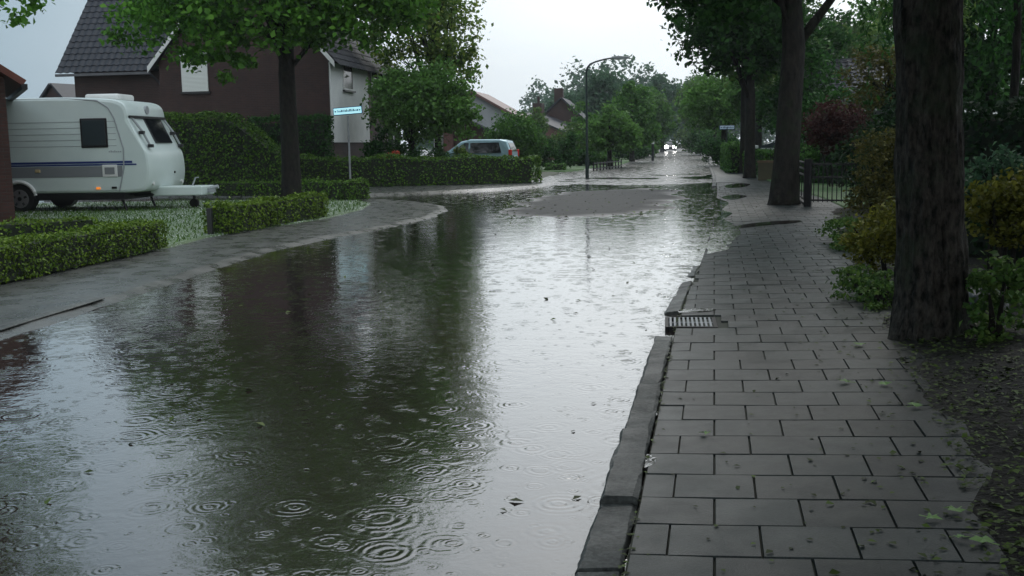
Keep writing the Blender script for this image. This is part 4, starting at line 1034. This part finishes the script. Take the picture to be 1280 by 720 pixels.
# garden tree in front of the house, plus the taller one behind
b = D(515, 190, 41.5)
tree('garden_tree', 'round dense garden tree behind the long hedge in front of the house windows', (b.x, 41.5, .03), 1.3, .13,
     [(.2, 0, 2.9, 1.85, 1.6, 1.5), (1.1, .2, 3.5, 1.4, 1.3, 1.2), (-.5, 0, 3.2, 1.3, 1.2, 1.2), (1.7, -.2, 2.5, 1.1, 1.0, .8)], 12000, .17, FM['bright'], limbs=9, csize=.19, shell=.3, flare=1.3)
b = D(548, 190, 44.5)
tree('garden_tree', 'tall yellow green garden tree with loose twigs rising above the bungalow roof', (b.x, 44.5, .03), 2.2, .16,
     [(0, 0, 9.6, 2.1, 2.0, 4.0), (.1, 0, 6.2, 1.8, 1.8, 1.9), (.6, -.2, 4.3, 1.35, 1.3, 1.4), (-1.3, 0, 6.0, 1.8, 1.6, 2.0), (1.1, 0, 5.0, .75, .7, 1.0), (-2.0, 0, 9.5, 1.8, 1.6, 3.0)], 17000, .18, FM['light'], limbs=18, csize=.17, shell=.25, flare=1.3)
# tall tree further left hides the sky's reflection at the left edge
b = D(-72, 60, 17.5)
tree('street_tree', 'tree at the far left edge whose leafy twigs hang over the brick eave', (b.x, 17.5, .03), 3.1, .2,
     [(0, 0, 6.6, 1.55, 1.9, 2.4), (.6, .2, 4.1, .95, 1.0, .85), (.2, 0, 9.0, 1.4, 1.6, 1.6)], 6500, .13, FM['maple'], limbs=14, csize=.15, shell=.35)
# right avenue
b = W(980, 257); dR = b.y
tree('avenue_tree', 'thick dark avenue trunk beside the garden gate, forking near the top', (b.x, dR, .02), 3.3, .275,
     [(-.2, .3, 8.2, 3.3, 3.3, 3.8), (-1.6, 0, 4.6, 1.3, 1.6, 1.0), (-.8, .2, 5.4, 2.0, 2.0, 1.3), (1.9, .2, 5.8, 2.2, 2.0, 1.4), (-1.5, .3, 5.8, 2.0, 2.0, 1.3)], 21000, .18, FM['dark'], lean=(.15, 0), limbs=18, csize=.15, shell=.35, group='avenue trees on the right pavement')
b = W(937, 223); dR = b.y
tree('avenue_tree', 'slimmer avenue trunk standing in front of the half hidden white car', (b.x, dR, .02), 3.0, .2,
     [(-.4, 0, 7.4, 3.0, 3.0, 3.4), (-1.5, 0, 5.2, 1.5, 1.7, 1.4), (-.3, 0, 4.5, 1.3, 1.5, .9), (.9, 0, 4.9, 1.4, 1.5, 1.1), (.2, 0, 6.0, 1.9, 1.9, 1.2)], 18000, .21, FM['dark'], limbs=16, csize=.15, shell=.35, group='avenue trees on the right pavement')
b = D(929, 205, 46)
tree('avenue_tree', 'narrow dark trunk just left of the slimmer avenue trunk', (b.x, 46, .02), 3.4, .15,
     [(.3, 0, 7.0, 2.6, 2.6, 3.2), (.6, 0, 4.6, 1.6, 1.6, 1.0)], 6000, .2, FM['tall'], limbs=10, group='avenue trees on the right pavement')
# the big near trunk with displaced bark
nb_ = W(1181, 432); t = thing('avenue_tree', 'massive rough barked trunk in the right foreground on leafy soil', 'tree', (nb_.x, nb_.y+.18, .03), 0, 'avenue trees on the right pavement')
mb = MB(); ns, nz_ = 96, 110; A = []; HT = 6.0
for i in range(nz_):
    z = -.1+(HT+.1)*(i/(nz_-1))**1.25; r = .218+.035*math.exp(-max(z, 0)/.45)+.035*math.exp(-max(z, 0)/.14)-.004*z
    lx = -.055*z*1.0; 
    for j in range(ns):
        a = 2*math.pi*j/ns; p = Vector((math.cos(a)*5.5, math.sin(a)*5.5, z*2.2))
        rg = abs(mnoise.noise(p*1.15))*.042+mnoise.noise(p*2.7)*.010+mnoise.noise(Vector((math.cos(a), math.sin(a), z*.35))*1.4)*.03
        but = .06*max(0, math.sin(a*4+.6))**2*math.exp(-max(z, 0)/.16)
        rr = r+rg-.01+but
        A.append((lx+math.cos(a)*rr, math.sin(a)*rr, z))
mb.add(A, [(i*ns+j, i*ns+(j+1) % ns, (i+1)*ns+(j+1) % ns, (i+1)*ns+j) for i in range(nz_-1) for j in range(ns)])
for q in range(9):
    a = q*.7; zz = 3.6+.25*q; mb.tube([(-.2, 0, zz), (math.cos(a)*1.2-.2, math.sin(a)*1.2, zz+.9), (math.cos(a)*2.8-.2, math.sin(a)*2.8, zz+1.6)], [.11, .07, .02], 8)
mb.build('trunk', BARKN, t, smooth=True)
Ps = []
for (x, y, z, rx, ry, rz) in ((-.3, .0, 6.4, 3.8, 3.8, 2.0), (.9, 1.3, 5.0, 2.2, 2.2, 1.0), (-.2, -2.4, 5.3, 2.8, 2.4, 1.2), (.3, -5, 5.6, 2.8, 2.6, 1.2)):
    C = in_ball(160, .2)*np.array([rx, ry, rz])+np.array([x, y, z]); Ps.append(C[rs.integers(0, 160, 6000)]+rs.normal(size=(6000, 3))*.26)
_V = [leaves(np.concatenate(Ps), .15)]; Ps = []
for (x, y, z, rx, ry, rz) in ((-.7, -2.4, 4.3, 2.6, 3.0, .9), (.6, -5.0, 4.1, 3.0, 2.8, .9), (2.4, -2.5, 4.0, 2.2, 3.0, 1.0)):  # dense low lobes above the view, added to shade the near tiles
    C = in_ball(110, .1)*np.array([rx, ry, rz])+np.array([x, y, z]); Ps.append(C[rs.integers(0, 110, 2400)]+np.clip(rs.normal(size=(2400, 3)), -2, 2)*.22)
_V.append(leaves(np.concatenate(Ps), .26))
quads_np('crown', np.concatenate(_V), FM['dark'], t)

for (x, y, lab) in ((1.6, -4.5, 'unseen avenue tree added behind the viewpoint to shade the tiles'), (5.6, 2.5, 'unseen garden tree added right of the viewpoint to shade the soil')):  # out-of-view trees, added with dense crowns to darken tiles and soil
    tree('avenue_tree', lab, (x, y, .05), 3.2, .25, [(0, 0, 6.6, 4.4, 4.4, 2.4), (.2, 2.6, 4.9, 3.2, 3.0, 1.3), (-1.0, -1.8, 5.0, 3.2, 2.8, 1.3)], 15000, .34, FM['dark'], limbs=12, csize=.2, shell=.1, group='avenue trees on the right pavement')
# weeping tree with hanging strands at the upper right
b = (D(1262, 150, 13).x, 13.0, .1)
t = thing('weeping_tree', 'dark weeping tree whose hanging strands fill the upper right corner', 'tree', b)
Ps = []
for i in range(150):
    a = random.random()*6.28; r = 1.9*math.sqrt(random.random()); x, y = math.cos(a)*r*.95, math.sin(a)*r; z1 = 4.6-.45*r*r*.6+random.random()*.3; ln = random.uniform(1.0, 2.3)*(.5+r*.3)
    m_ = int(ln*34); zz = z1-np.linspace(0, ln, m_); sw = np.cumsum(rs.normal(size=(m_, 2))*.008, 0)
    Ps.append(np.stack([x+sw[:, 0]+rs.normal(size=m_)*.03, y+sw[:, 1]+rs.normal(size=m_)*.03, np.maximum(zz, 1.75)], 1))
quads_np('crown', leaves(np.concatenate(Ps), .10, .2, .32, None, 2.2), FM['dark'], t)
MB().tube([(0, 0, -.1), (.05, 0, 2.2), (0, 0, 4.4)], [.055, .05, .04], 10).tube([(0, 0, 3.2), (.8, .3, 4.3), (1.4, .4, 4.2)], [.05, .03, .01], 6).tube([(0, 0, 3.4), (-.8, .3, 4.4), (-1.4, .4, 4.2)], [.05, .03, .01], 6).build('trunk', BARK, t)
# long twigs by the fork of the second avenue tree: small hanging ash
b = D(1118, 150, 18)
t = thing('weeping_tree', 'thin birch with drooping twigs just left of the big trunk top', 'tree', (b.x+.35, 18, .05))
Ps = []
for i in range(90):
    a = random.random()*6.28; r = 1.0*math.sqrt(random.random()); x, y = math.cos(a)*r, math.sin(a)*r; z1 = 5.2-.7*r+random.random()*.5; ln = random.uniform(.9, 2.2)
    m_ = int(ln*26); Ps.append(np.stack([x+rs.normal(size=m_)*.03, y+rs.normal(size=m_)*.03, z1-np.linspace(0, ln, m_)], 1))
quads_np('crown', leaves(np.concatenate(Ps), .09, .2, .4, None, 2.0), FM['tall'], t)
MB().tube([(0, 0, -.1), (.05, 0, 2.5), (0, 0, 5.2)], [.09, .07, .02], 8).build('trunk', BARK, t)

# right gardens
def sh(px, py, dep, z=.05): p = D(px, py, dep); return (p.x, dep, z)
shrub('red_shrub', 'dark red leaved shrub behind the iron fence', sh(1046, 200, 30), [(0, 0, 1.75, 1.05, 1.0, .75), (-.35, 0, 1.45, .7, .7, .55), (.5, .1, 1.3, .6, .6, .5)], 5200, .10, FM['red'], stems=6, shell=.2)
tree('garden_tree', 'rounded dome shaped tree with visible inner twigs left of the big trunk', sh(1108, 200, 27), 1.6, .10, [(0, 0, 2.9, 1.05, 1.2, .85), (.7, 0, 2.6, .8, .8, .7)], 5200, .10, FM['olive'], limbs=16, csize=.16, shell=.6, flare=1.3)
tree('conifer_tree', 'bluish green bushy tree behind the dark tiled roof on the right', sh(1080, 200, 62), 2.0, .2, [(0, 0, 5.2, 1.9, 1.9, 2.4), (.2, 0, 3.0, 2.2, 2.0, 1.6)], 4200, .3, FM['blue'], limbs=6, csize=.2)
tree('garden_tree', 'wide green tree crown beyond the roof between the two near trunks', sh(1032, 200, 58), 2.0, .2, [(0, 0, 5.6, 2.6, 2.2, 2.2), (-1.3, 0, 4.0, 1.9, 1.8, 1.7), (1.3, .5, 6.4, 2.0, 2.0, 1.5)], 6500, .27, FM['tall'], limbs=8, csize=.17)
tree('garden_tree', 'tall green tree top right of the wide crown behind the gardens', sh(1105, 200, 66), 3.0, .22, [(0, 0, 7.8, 3.0, 2.6, 2.6), (2.4, 0, 7.2, 2.6, 2.4, 2.6)], 6500, .3, FM['mid'], limbs=8, csize=.17)
tree('garden_tree', 'dark tree filling the gap right of the big trunk above the white fascia', sh(1235, 200, 32), 2.0, .2, [(0, 0, 4.8, 2.2, 1.9, 2.2), (1.8, 0, 5.2, 1.9, 1.8, 2.1), (.6, .3, 3.0, 2.4, 1.6, 1.6), (-1.4, .4, 5.4, 1.4, 1.4, 1.6)], 15000, .22, FM['dark'], limbs=8, csize=.17)
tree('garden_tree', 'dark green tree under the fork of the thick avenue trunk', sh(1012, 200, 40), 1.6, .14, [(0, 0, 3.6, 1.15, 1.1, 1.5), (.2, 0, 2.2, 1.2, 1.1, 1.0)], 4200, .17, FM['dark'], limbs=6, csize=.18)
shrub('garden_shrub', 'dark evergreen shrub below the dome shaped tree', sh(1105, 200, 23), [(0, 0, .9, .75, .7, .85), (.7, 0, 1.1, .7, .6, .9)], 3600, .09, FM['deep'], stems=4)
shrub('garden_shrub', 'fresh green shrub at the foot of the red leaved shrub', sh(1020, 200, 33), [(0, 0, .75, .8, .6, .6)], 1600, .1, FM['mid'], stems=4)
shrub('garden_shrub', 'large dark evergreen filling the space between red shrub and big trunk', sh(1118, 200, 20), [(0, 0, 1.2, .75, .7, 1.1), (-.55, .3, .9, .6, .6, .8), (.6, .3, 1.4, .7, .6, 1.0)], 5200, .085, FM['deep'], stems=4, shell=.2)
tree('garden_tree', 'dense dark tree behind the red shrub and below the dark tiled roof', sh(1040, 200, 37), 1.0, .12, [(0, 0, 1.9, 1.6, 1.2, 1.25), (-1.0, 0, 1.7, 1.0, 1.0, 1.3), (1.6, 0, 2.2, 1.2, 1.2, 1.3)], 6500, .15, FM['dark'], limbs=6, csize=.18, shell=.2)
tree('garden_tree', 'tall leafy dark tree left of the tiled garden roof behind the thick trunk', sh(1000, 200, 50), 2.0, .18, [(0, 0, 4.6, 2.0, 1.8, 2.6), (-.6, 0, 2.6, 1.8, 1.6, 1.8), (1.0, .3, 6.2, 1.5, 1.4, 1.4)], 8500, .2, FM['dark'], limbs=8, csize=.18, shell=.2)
# bright shrubs near the path edge
e0 = W(1100, 335); 
shrub('flowering_shrub', 'olive brown shrub with pale tips leaning over the path left of the big trunk', (*W(1102, 300).xy, .04), [(0, 0, 1.0, .50, .5, .55), (-.12, -.1, .55, .45, .45, .45), (.3, .2, 1.2, .4, .4, .35)], 5200, .055, FM['olive'], stems=6, shell=.3)
shrub('flowering_shrub', 'low mustard yellow shrub at the path edge left of the big trunk', (*W(1118, 362).xy, .05), [(0, 0, .50, .42, .4, .34), (-.18, .1, .40, .34, .34, .30), (.35, .1, .5, .36, .35, .34)], 5200, .045, FM['yellow'], stems=6, shell=.3)
shrub('flowering_shrub', 'mustard yellow shrub to the right of the big trunk', (*W(1258, 385).xy, .08), [(0, 0, .72, .42, .4, .36), (.3, .1, .75, .4, .4, .32)], 4200, .05, FM['yellow'], stems=6, shell=.3)
shrub('garden_shrub', 'grey green shrub above the yellow shrub right of the big trunk', (*D(1240, 300, 8.9).xy, .08), [(0, 0, .95, .34, .34, .30), (.35, 0, .8, .4, .3, .4)], 2400, .05, FM['blue'], stems=4)
shrub('ivy_clump', 'bright green ivy clump at the right foot of the big trunk', (*W(1244, 440).xy, .07), [(0, 0, .22, .26, .24, .26), (.15, .15, .35, .24, .22, .25), (-.12, -.1, .08, .2, .16, .09)], 1300, .05, FM['tall'], stems=4)
shrub('ground_plant', 'low weedy plant spilling onto the tiles below the yellow shrub', (*W(1092, 385).xy, .02), [(0, 0, .10, .34, .42, .12), (.1, .5, .14, .32, .4, .16)], 1800, .045, FM['tall'], stems=4)
shrub('ground_plant', 'trailing green weeds along the soil edge beneath the olive shrub', (*W(1062, 315).xy, .02), [(0, 0, .10, .3, .7, .12), (.2, .9, .18, .32, .6, .2)], 1700, .05, FM['tall'], stems=4)
# boulder by the trunk
import bmesh
bm = bmesh.new(); bmesh.ops.create_icosphere(bm, subdivisions=4, radius=.16)
for v_ in bm.verts: v_.co *= 1+.22*mnoise.fractal(v_.co*7, .8, 2, 3); v_.co.z *= .75
me = bpy.data.meshes.new('garden_stone'); bm.to_mesh(me); bm.free()
o = link('garden_stone', me, mottled('grey_stone', (.05, .05, .05), (.09, .09, .085), 6, .5, .01, 30), None, True); o.location = (*D(1232, 372, 7.9).xy, D(1232, 372, 7.9).z-.03); setp(o, 'rounded grey stone behind the right side of the big trunk', 'stone')

# left gardens and trees beyond
shrub('round_bush', 'large rounded green bush behind the tail of the silver car', sh(642, 200, 56, .05), [(0, 0, 1.65, 1.6, 1.4, 1.65), (-.5, 0, 1.1, 1.2, 1.0, 1.1), (.8, 0, 1.5, 1.0, 1.0, 1.3)], 9500, .17, FM['mid'], stems=5, shell=.5, hang=.8)
shrub('garden_shrub', 'small upright yellowish shrub in front of the silver car bonnet', sh(576, 196, 46), [(0, 0, .85, .36, .3, .62)], 900, .11, FM['light'], stems=3)
shrub('garden_shrub', 'dark shrub behind the hedge under the round garden tree', sh(476, 200, 40.5), [(0, 0, .9, .9, .6, .9), (1.0, .1, .8, .9, .6, .75), (-.2, 0, 1.6, .6, .5, .8)], 3000, .13, FM['dark'], stems=4)
shrub('garden_shrub', 'clipped dark ball shrub between the hedge and the bungalow porch', sh(548, 196, 44), [(0, 0, .75, .5, .5, .65)], 1000, .11, FM['dark'], stems=3)
shrub('flower_bush', 'orange red flowering bush peeping over the long hedge', sh(492, 195, 39.6), [(0, 0, 1.0, .3, .25, .25), (-.35, 0, .95, .25, .2, .2)], 380, .11, FM['flower'], stems=3)
shrub('garden_shrub', 'dark bushes at the garden corner behind the long hedge end', sh(690, 200, 58), [(0, 0, .85, 1.0, .8, .9), (.9, .2, 1.1, .8, .7, 1.0), (-.8, .2, .7, .8, .7, .7)], 3200, .16, FM['dark'], stems=4)
shrub('garden_shrub', 'leafy shrub with pale tips in front of the villa roof', sh(712, 190, 74), [(0, 0, 1.6, 1.3, 1.1, 1.5), (.9, .2, 1.1, 1.2, 1.0, 1.0), (-1.2, 0, 1.1, 1.1, 1.0, 1.0)], 3200, .22, FM['tall'], stems=4)
tree('roadside_tree', 'light green round tree just right of the lamp post', sh(762, 200, 64), 1.0, .15, [(0, 0, 2.3, 1.35, 1.3, 1.25), (-.9, 0, 1.8, 1.1, 1.1, 1.0), (.9, .1, 1.8, 1.2, 1.1, 1.1)], 5200, .21, FM['bright'], limbs=8, csize=.18)
tree('roadside_tree', 'mid green tree right of the round light green one', sh(790, 200, 80), 1.6, .18, [(0, 0, 3.4, 1.9, 1.7, 2.2), (.9, 0, 2.2, 1.5, 1.4, 1.2), (.3, 0, 5.2, 1.1, 1.1, .9)], 5200, .26, FM['mid'], limbs=8, csize=.18)
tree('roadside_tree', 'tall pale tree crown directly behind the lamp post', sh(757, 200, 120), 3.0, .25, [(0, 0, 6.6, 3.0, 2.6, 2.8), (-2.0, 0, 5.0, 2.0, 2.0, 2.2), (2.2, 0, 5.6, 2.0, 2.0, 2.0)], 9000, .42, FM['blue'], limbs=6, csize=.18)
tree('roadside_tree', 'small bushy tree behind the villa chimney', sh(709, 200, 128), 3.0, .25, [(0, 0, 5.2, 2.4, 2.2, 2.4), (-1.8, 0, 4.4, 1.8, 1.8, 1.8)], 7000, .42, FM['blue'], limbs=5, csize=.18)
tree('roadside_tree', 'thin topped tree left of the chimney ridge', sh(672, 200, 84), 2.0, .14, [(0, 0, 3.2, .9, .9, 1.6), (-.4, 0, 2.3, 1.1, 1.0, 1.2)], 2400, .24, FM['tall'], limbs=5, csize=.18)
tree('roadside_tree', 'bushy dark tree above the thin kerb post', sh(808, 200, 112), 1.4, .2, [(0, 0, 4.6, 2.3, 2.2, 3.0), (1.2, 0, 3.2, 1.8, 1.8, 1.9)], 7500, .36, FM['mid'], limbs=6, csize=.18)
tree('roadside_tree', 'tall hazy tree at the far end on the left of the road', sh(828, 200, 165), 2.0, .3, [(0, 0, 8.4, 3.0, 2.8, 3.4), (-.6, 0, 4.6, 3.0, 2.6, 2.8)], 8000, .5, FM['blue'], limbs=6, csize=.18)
tree('roadside_tree', 'slender green tree hiding the right side of the villa gable', sh(728, 200, 82), 1.2, .12, [(0, 0, 2.9, 1.0, 1.0, 1.7), (.5, 0, 2.0, .9, .9, 1.0), (-.6, 0, 1.7, .8, .8, .9)], 3600, .24, FM['mid'], limbs=5, csize=.18)
# right avenue beyond
def px_x(px, dep): return D(px, 180, dep).x
for (px_, dep, top, bot, rad, fm, lab) in (
    (905, 66, 88, 168, 52, 'bright', 'bright green avenue tree under the dark overhanging crown'),
    (948, 60, 70, 160, 44, 'mid', 'avenue tree behind the slimmer trunk and white car'),
    (893, 92, 92, 172, 42, 'mid', 'avenue tree further down the right kerb beyond the bright one'),
    (874, 125, 92, 172, 30, 'tall', 'dark avenue tree just right of the headlights'),
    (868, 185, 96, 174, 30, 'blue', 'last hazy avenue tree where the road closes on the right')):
    s = dep/FOC; zt_ = 1.4+(178-top)*s; zb_ = 1.4+(178-bot)*s;  zc_ = (zt_+zb_)/2; r_ = rad*s
    tree('avenue_tree', lab, (px_x(px_, dep), dep, .02), max(1.5, zb_+.3), .2, [(0, 0, zc_, r_*.85, r_*.85, (zt_-zb_)/2*.95), (-r_*.35, 0, zc_-.1*r_, r_*.65, r_*.6, (zt_-zb_)*.34), (r_*.35, .2, zc_+.2, r_*.65, r_*.6, (zt_-zb_)*.36)], 8000, max(.22, 3.6*s), FM[fm], limbs=7, csize=.18, group='avenue trees on the right pavement')
for (px_, dep, wd_, ht_, fm, lab) in ((746, 68, 1.5, 1.1, 'mid', 'low bush at the foot of the round light green tree'), (785, 88, 2.2, 1.6, 'dark', 'dark bush under the mid green roadside tree'), (800, 104, 2.0, 1.7, 'mid', 'bush beside the thin kerb post'), (722, 66, 1.4, 1.0, 'dark', 'dark low bush left of the lamp post foot'), (806, 135, 2.0, 2.2, 'tall', 'bush closing the left kerb near the headlights'),
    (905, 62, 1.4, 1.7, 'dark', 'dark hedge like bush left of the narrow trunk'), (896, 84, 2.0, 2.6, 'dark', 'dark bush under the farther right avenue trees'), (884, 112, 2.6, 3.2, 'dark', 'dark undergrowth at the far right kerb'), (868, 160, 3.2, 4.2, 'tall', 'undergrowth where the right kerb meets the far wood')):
    shrub('roadside_bush', lab, (px_x(px_, dep), dep, .02), [(0, 0, ht_*.5, wd_*.8, wd_*.8, ht_*.55), (wd_*.4, .3, ht_*.4, wd_*.6, wd_*.6, ht_*.45), (-wd_*.45, -.2, ht_*.38, wd_*.6, wd_*.6, ht_*.42)], 2600, max(.16, 3.4*dep/FOC), FM[fm], stems=3, shell=.3)
# far wood closing the street
Ps = []
for i in range(110):
    x = random.uniform(5, 110); y = random.uniform(215, 330); h = random.uniform(12, 20); 
    if abs(x-.163*y+0) < 5 and y < 245: continue
    C = in_ball(40, .4)*np.array([4.5, 4, h*.5])+np.array([x, y, h*.52]); Ps.append(C[rs.integers(0, 40, 700)]+rs.normal(size=(700, 3))*.8)
for i in range(46):
    x = random.uniform(-120, 5); y = random.uniform(170, 260); h = random.uniform(5, 8)
    C = in_ball(30, .4)*np.array([4.5, 4, h*.5])+np.array([x, y, h*.5]); Ps.append(C[rs.integers(0, 30, 260)]+rs.normal(size=(260, 3))*.8)
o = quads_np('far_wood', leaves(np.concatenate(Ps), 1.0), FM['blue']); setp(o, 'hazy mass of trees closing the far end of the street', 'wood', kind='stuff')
Ps = []
for i in range(34):
    x = random.uniform(12, 60); y = random.uniform(48, 110); x = max(x, y*.25+4); h = random.uniform(4, 8)
    C = in_ball(30, .4)*np.array([2.6, 2.4, h*.5])+np.array([x, y, h*.5]); Ps.append(C[rs.integers(0, 30, 420)]+rs.normal(size=(420, 3))*.45)
o = quads_np('garden_thicket', leaves(np.concatenate(Ps), .42), FM['dark']); setp(o, 'dark mass of garden greenery beyond the right hand hedges', 'greenery', kind='stuff')

# rain haze: one closed box of thin even air round the camera and the whole street
hz = MB().box(-420, 420, -60, 420, -1.6, 45).build('haze', None); hz['kind'] = 'stuff'
hm_ = bpy.data.materials.new('rain_haze'); hm_.use_nodes = True; hm_.node_tree.nodes.clear()
pvn = hm_.node_tree.nodes.new('ShaderNodeVolumePrincipled'); pvn.inputs['Color'].default_value = (.86, .92, .97, 1); pvn.inputs['Density'].default_value = .0004; pvn.inputs['Anisotropy'].default_value = .3
hmo = hm_.node_tree.nodes.new('ShaderNodeOutputMaterial'); hm_.node_tree.links.new(pvn.outputs[0], hmo.inputs['Volume'])
hz.data.materials.append(hm_)
# ------------------------------------------------------------------ grass, litter, fallen leaves
P = []
LP = np.array(lawn_poly)
while len(P) < 16000:
    x, y = random.uniform(-16, -2.5), random.uniform(12, 29)
    P.append((x, y, .03))
P = np.array(P); P = P[inside(lawn_poly, P[:, 0], P[:, 1])]
def blades(P, h, wd):
    n = len(P); a = rs.random(n)*6.28; T = np.stack([np.cos(a), np.sin(a), 0*a], 1)*wd; L = np.stack([rs.normal(size=n)*.4, rs.normal(size=n)*.4, np.ones(n)], 1)*h*(.5+rs.random(n))[:, None]
    V = np.empty((n, 4, 3)); V[:, 0] = P-T; V[:, 1] = P+T; V[:, 2] = P+T*.2+L; V[:, 3] = P-T*.2+L; return V.reshape(-1, 3)
o = quads_np('grass', blades(P, .05, .012), FM['grass']); setp(o, 'short grass on the hail dusted lawn around the caravan', 'grass', kind='stuff')
# hailstones lie in the grass
P2 = np.array([(random.uniform(-15, -2.5), random.uniform(12, 29), .05) for _ in range(11000)]); P2 = P2[inside(lawn_poly, P2[:, 0], P2[:, 1])]
keep = np.array([mnoise.noise(Vector((p[0]*.5, p[1]*.5, 2)))+.25*random.random() > -.05 for p in P2]); P2 = P2[keep]
o = quads_np('hail', leaves(P2, .022, 1.5, .9), mat('hail_ice', (.7, .72, .72), .3)); setp(o, 'scattered white hailstones lying on the lawn', 'hail', kind='stuff')
# litter on the soil and pavement edge
P = []
for _ in range(12000):
    y = 2.6+17*random.random()**2.0; x = soilx(y)+random.gauss(.42, .5)
    f = x-soilx(y)
    if f < -.9: continue
    if f < 0 and random.random() < .9: continue
    P.append((x, y, slope_z(soilx(y), y)+(max(0, min(.10, f*.13)) if f > 0 else .018*f)+.006))
o = quads_np('leaf_litter', leaves(np.array(P), .032, 3.0, .65), FM['litter']); setp(o, 'damp leaf litter and twigs strewn over the soil edge', 'leaf litter', kind='stuff')
P = []
for _ in range(360):
    y = 3+30*random.random()**1.6; x = kx(y)+random.random()**.6*(soilx(y)-kx(y)); P.append((x, y, slope_z(x, y)+.004))
for _ in range(200):
    y = 3+9*random.random(); P.append((kx(y)+.004+random.gauss(0, .012), y, .004))
o = quads_np('pavement_debris', leaves(np.array(P), .026, 7.0, .6), FM['litter']); setp(o, 'tiny torn leaf scraps scattered over the wet tiles', 'debris', kind='stuff')
# floating scraps on the flood
P = np.array([(random.uniform(-6, 3), random.uniform(4, 30), ZW+.004) for _ in range(260)])
for y in np.arange(20, 36, .05): P = np.append(P, [[kx(y)+random.gauss(.1, .5), y, ZW+.004 if random.random() < .5 else .02]], 0)
o = quads_np('floating_debris', leaves(P, .05, 3.0, .5), FM['litter']); setp(o, 'dark leaf scraps floating on the flood water', 'debris', kind='stuff')
P = []
for _ in range(420):
    x, y = W(random.uniform(600, 860), random.uniform(228, 272)).xy
    if sdist(isl, np.array([x]), np.array([y]))[0] > -.35: P.append((x, y, ZW+.022))
P = np.array(P)
o = quads_np('road_debris', leaves(P, .09, 3.0, .5), FM['litter']); setp(o, 'washed up leaves on the dry hump of asphalt', 'debris', kind='stuff')
# individual fallen maple leaves
def maple(name, label, px, py, s, rot, z0=.0):
    q = W(px, py); x, y = q.x, q.y; z = slope_z(x, y)+.012
    rad = [1, .42, .85, .38, .62, .3, .25, .3, .62, .38, .85, .42]; n = len(rad)
    vs2 = [(0, 0, .012*s/.08)]; 
    for i in range(n):
        a = math.pi/2+2*math.pi*i/n; vs2.append((math.cos(a)*rad[i]*s, math.sin(a)*rad[i]*s, random.uniform(-.002, .014)))
    mb = MB().add(vs2, [(0, 1+i, 1+(i+1) % n) for i in range(n)]); mb.tube([(0, -.2*s, .003), (.1*s, -.9*s, .006)], .0018, 5)
    o = mb.build(name, FM['fallen']); o.location = (x, y, z); o.rotation_euler = (.05, .04, rot); setp(o, label, 'leaf', 'fallen maple leaves on the tiles'); return o
maple('fallen_leaf', 'large pale green maple leaf near the bottom right corner', 1229, 688, .062, .5)
maple('fallen_leaf', 'pale maple leaf above and left of the largest one', 1194, 649, .055, 2.2)
maple('fallen_leaf', 'small bright leaf scrap between the two large pale leaves', 1201, 683, .03, 1.2)
maple('fallen_leaf', 'dark green leaf on the tile left of the pale maple leaves', 1163, 658, .045, 4.0)
maple('fallen_leaf', 'light green leaf lying on the tiles near the soil edge in mid path', 1057, 484, .06, .9)
maple('fallen_leaf', 'curled green leaf at the soil edge below the big trunk', 1105, 487, .055, 3.0)
maple('fallen_leaf', 'torn green leaf on the tiles next to a twig of litter', 1142, 516, .055, 5.1)
maple('fallen_leaf', 'yellowish leaf scrap alone on the near tiles', 881, 546, .04, 2.0)
maple('fallen_leaf', 'bright yellow green leaf on the dark soil at the right edge', 1243, 531, .05, 3.7)
maple('fallen_leaf', 'small leaf beside the bottom of the big trunk on the path side', 1075, 437, .06, 1.9)
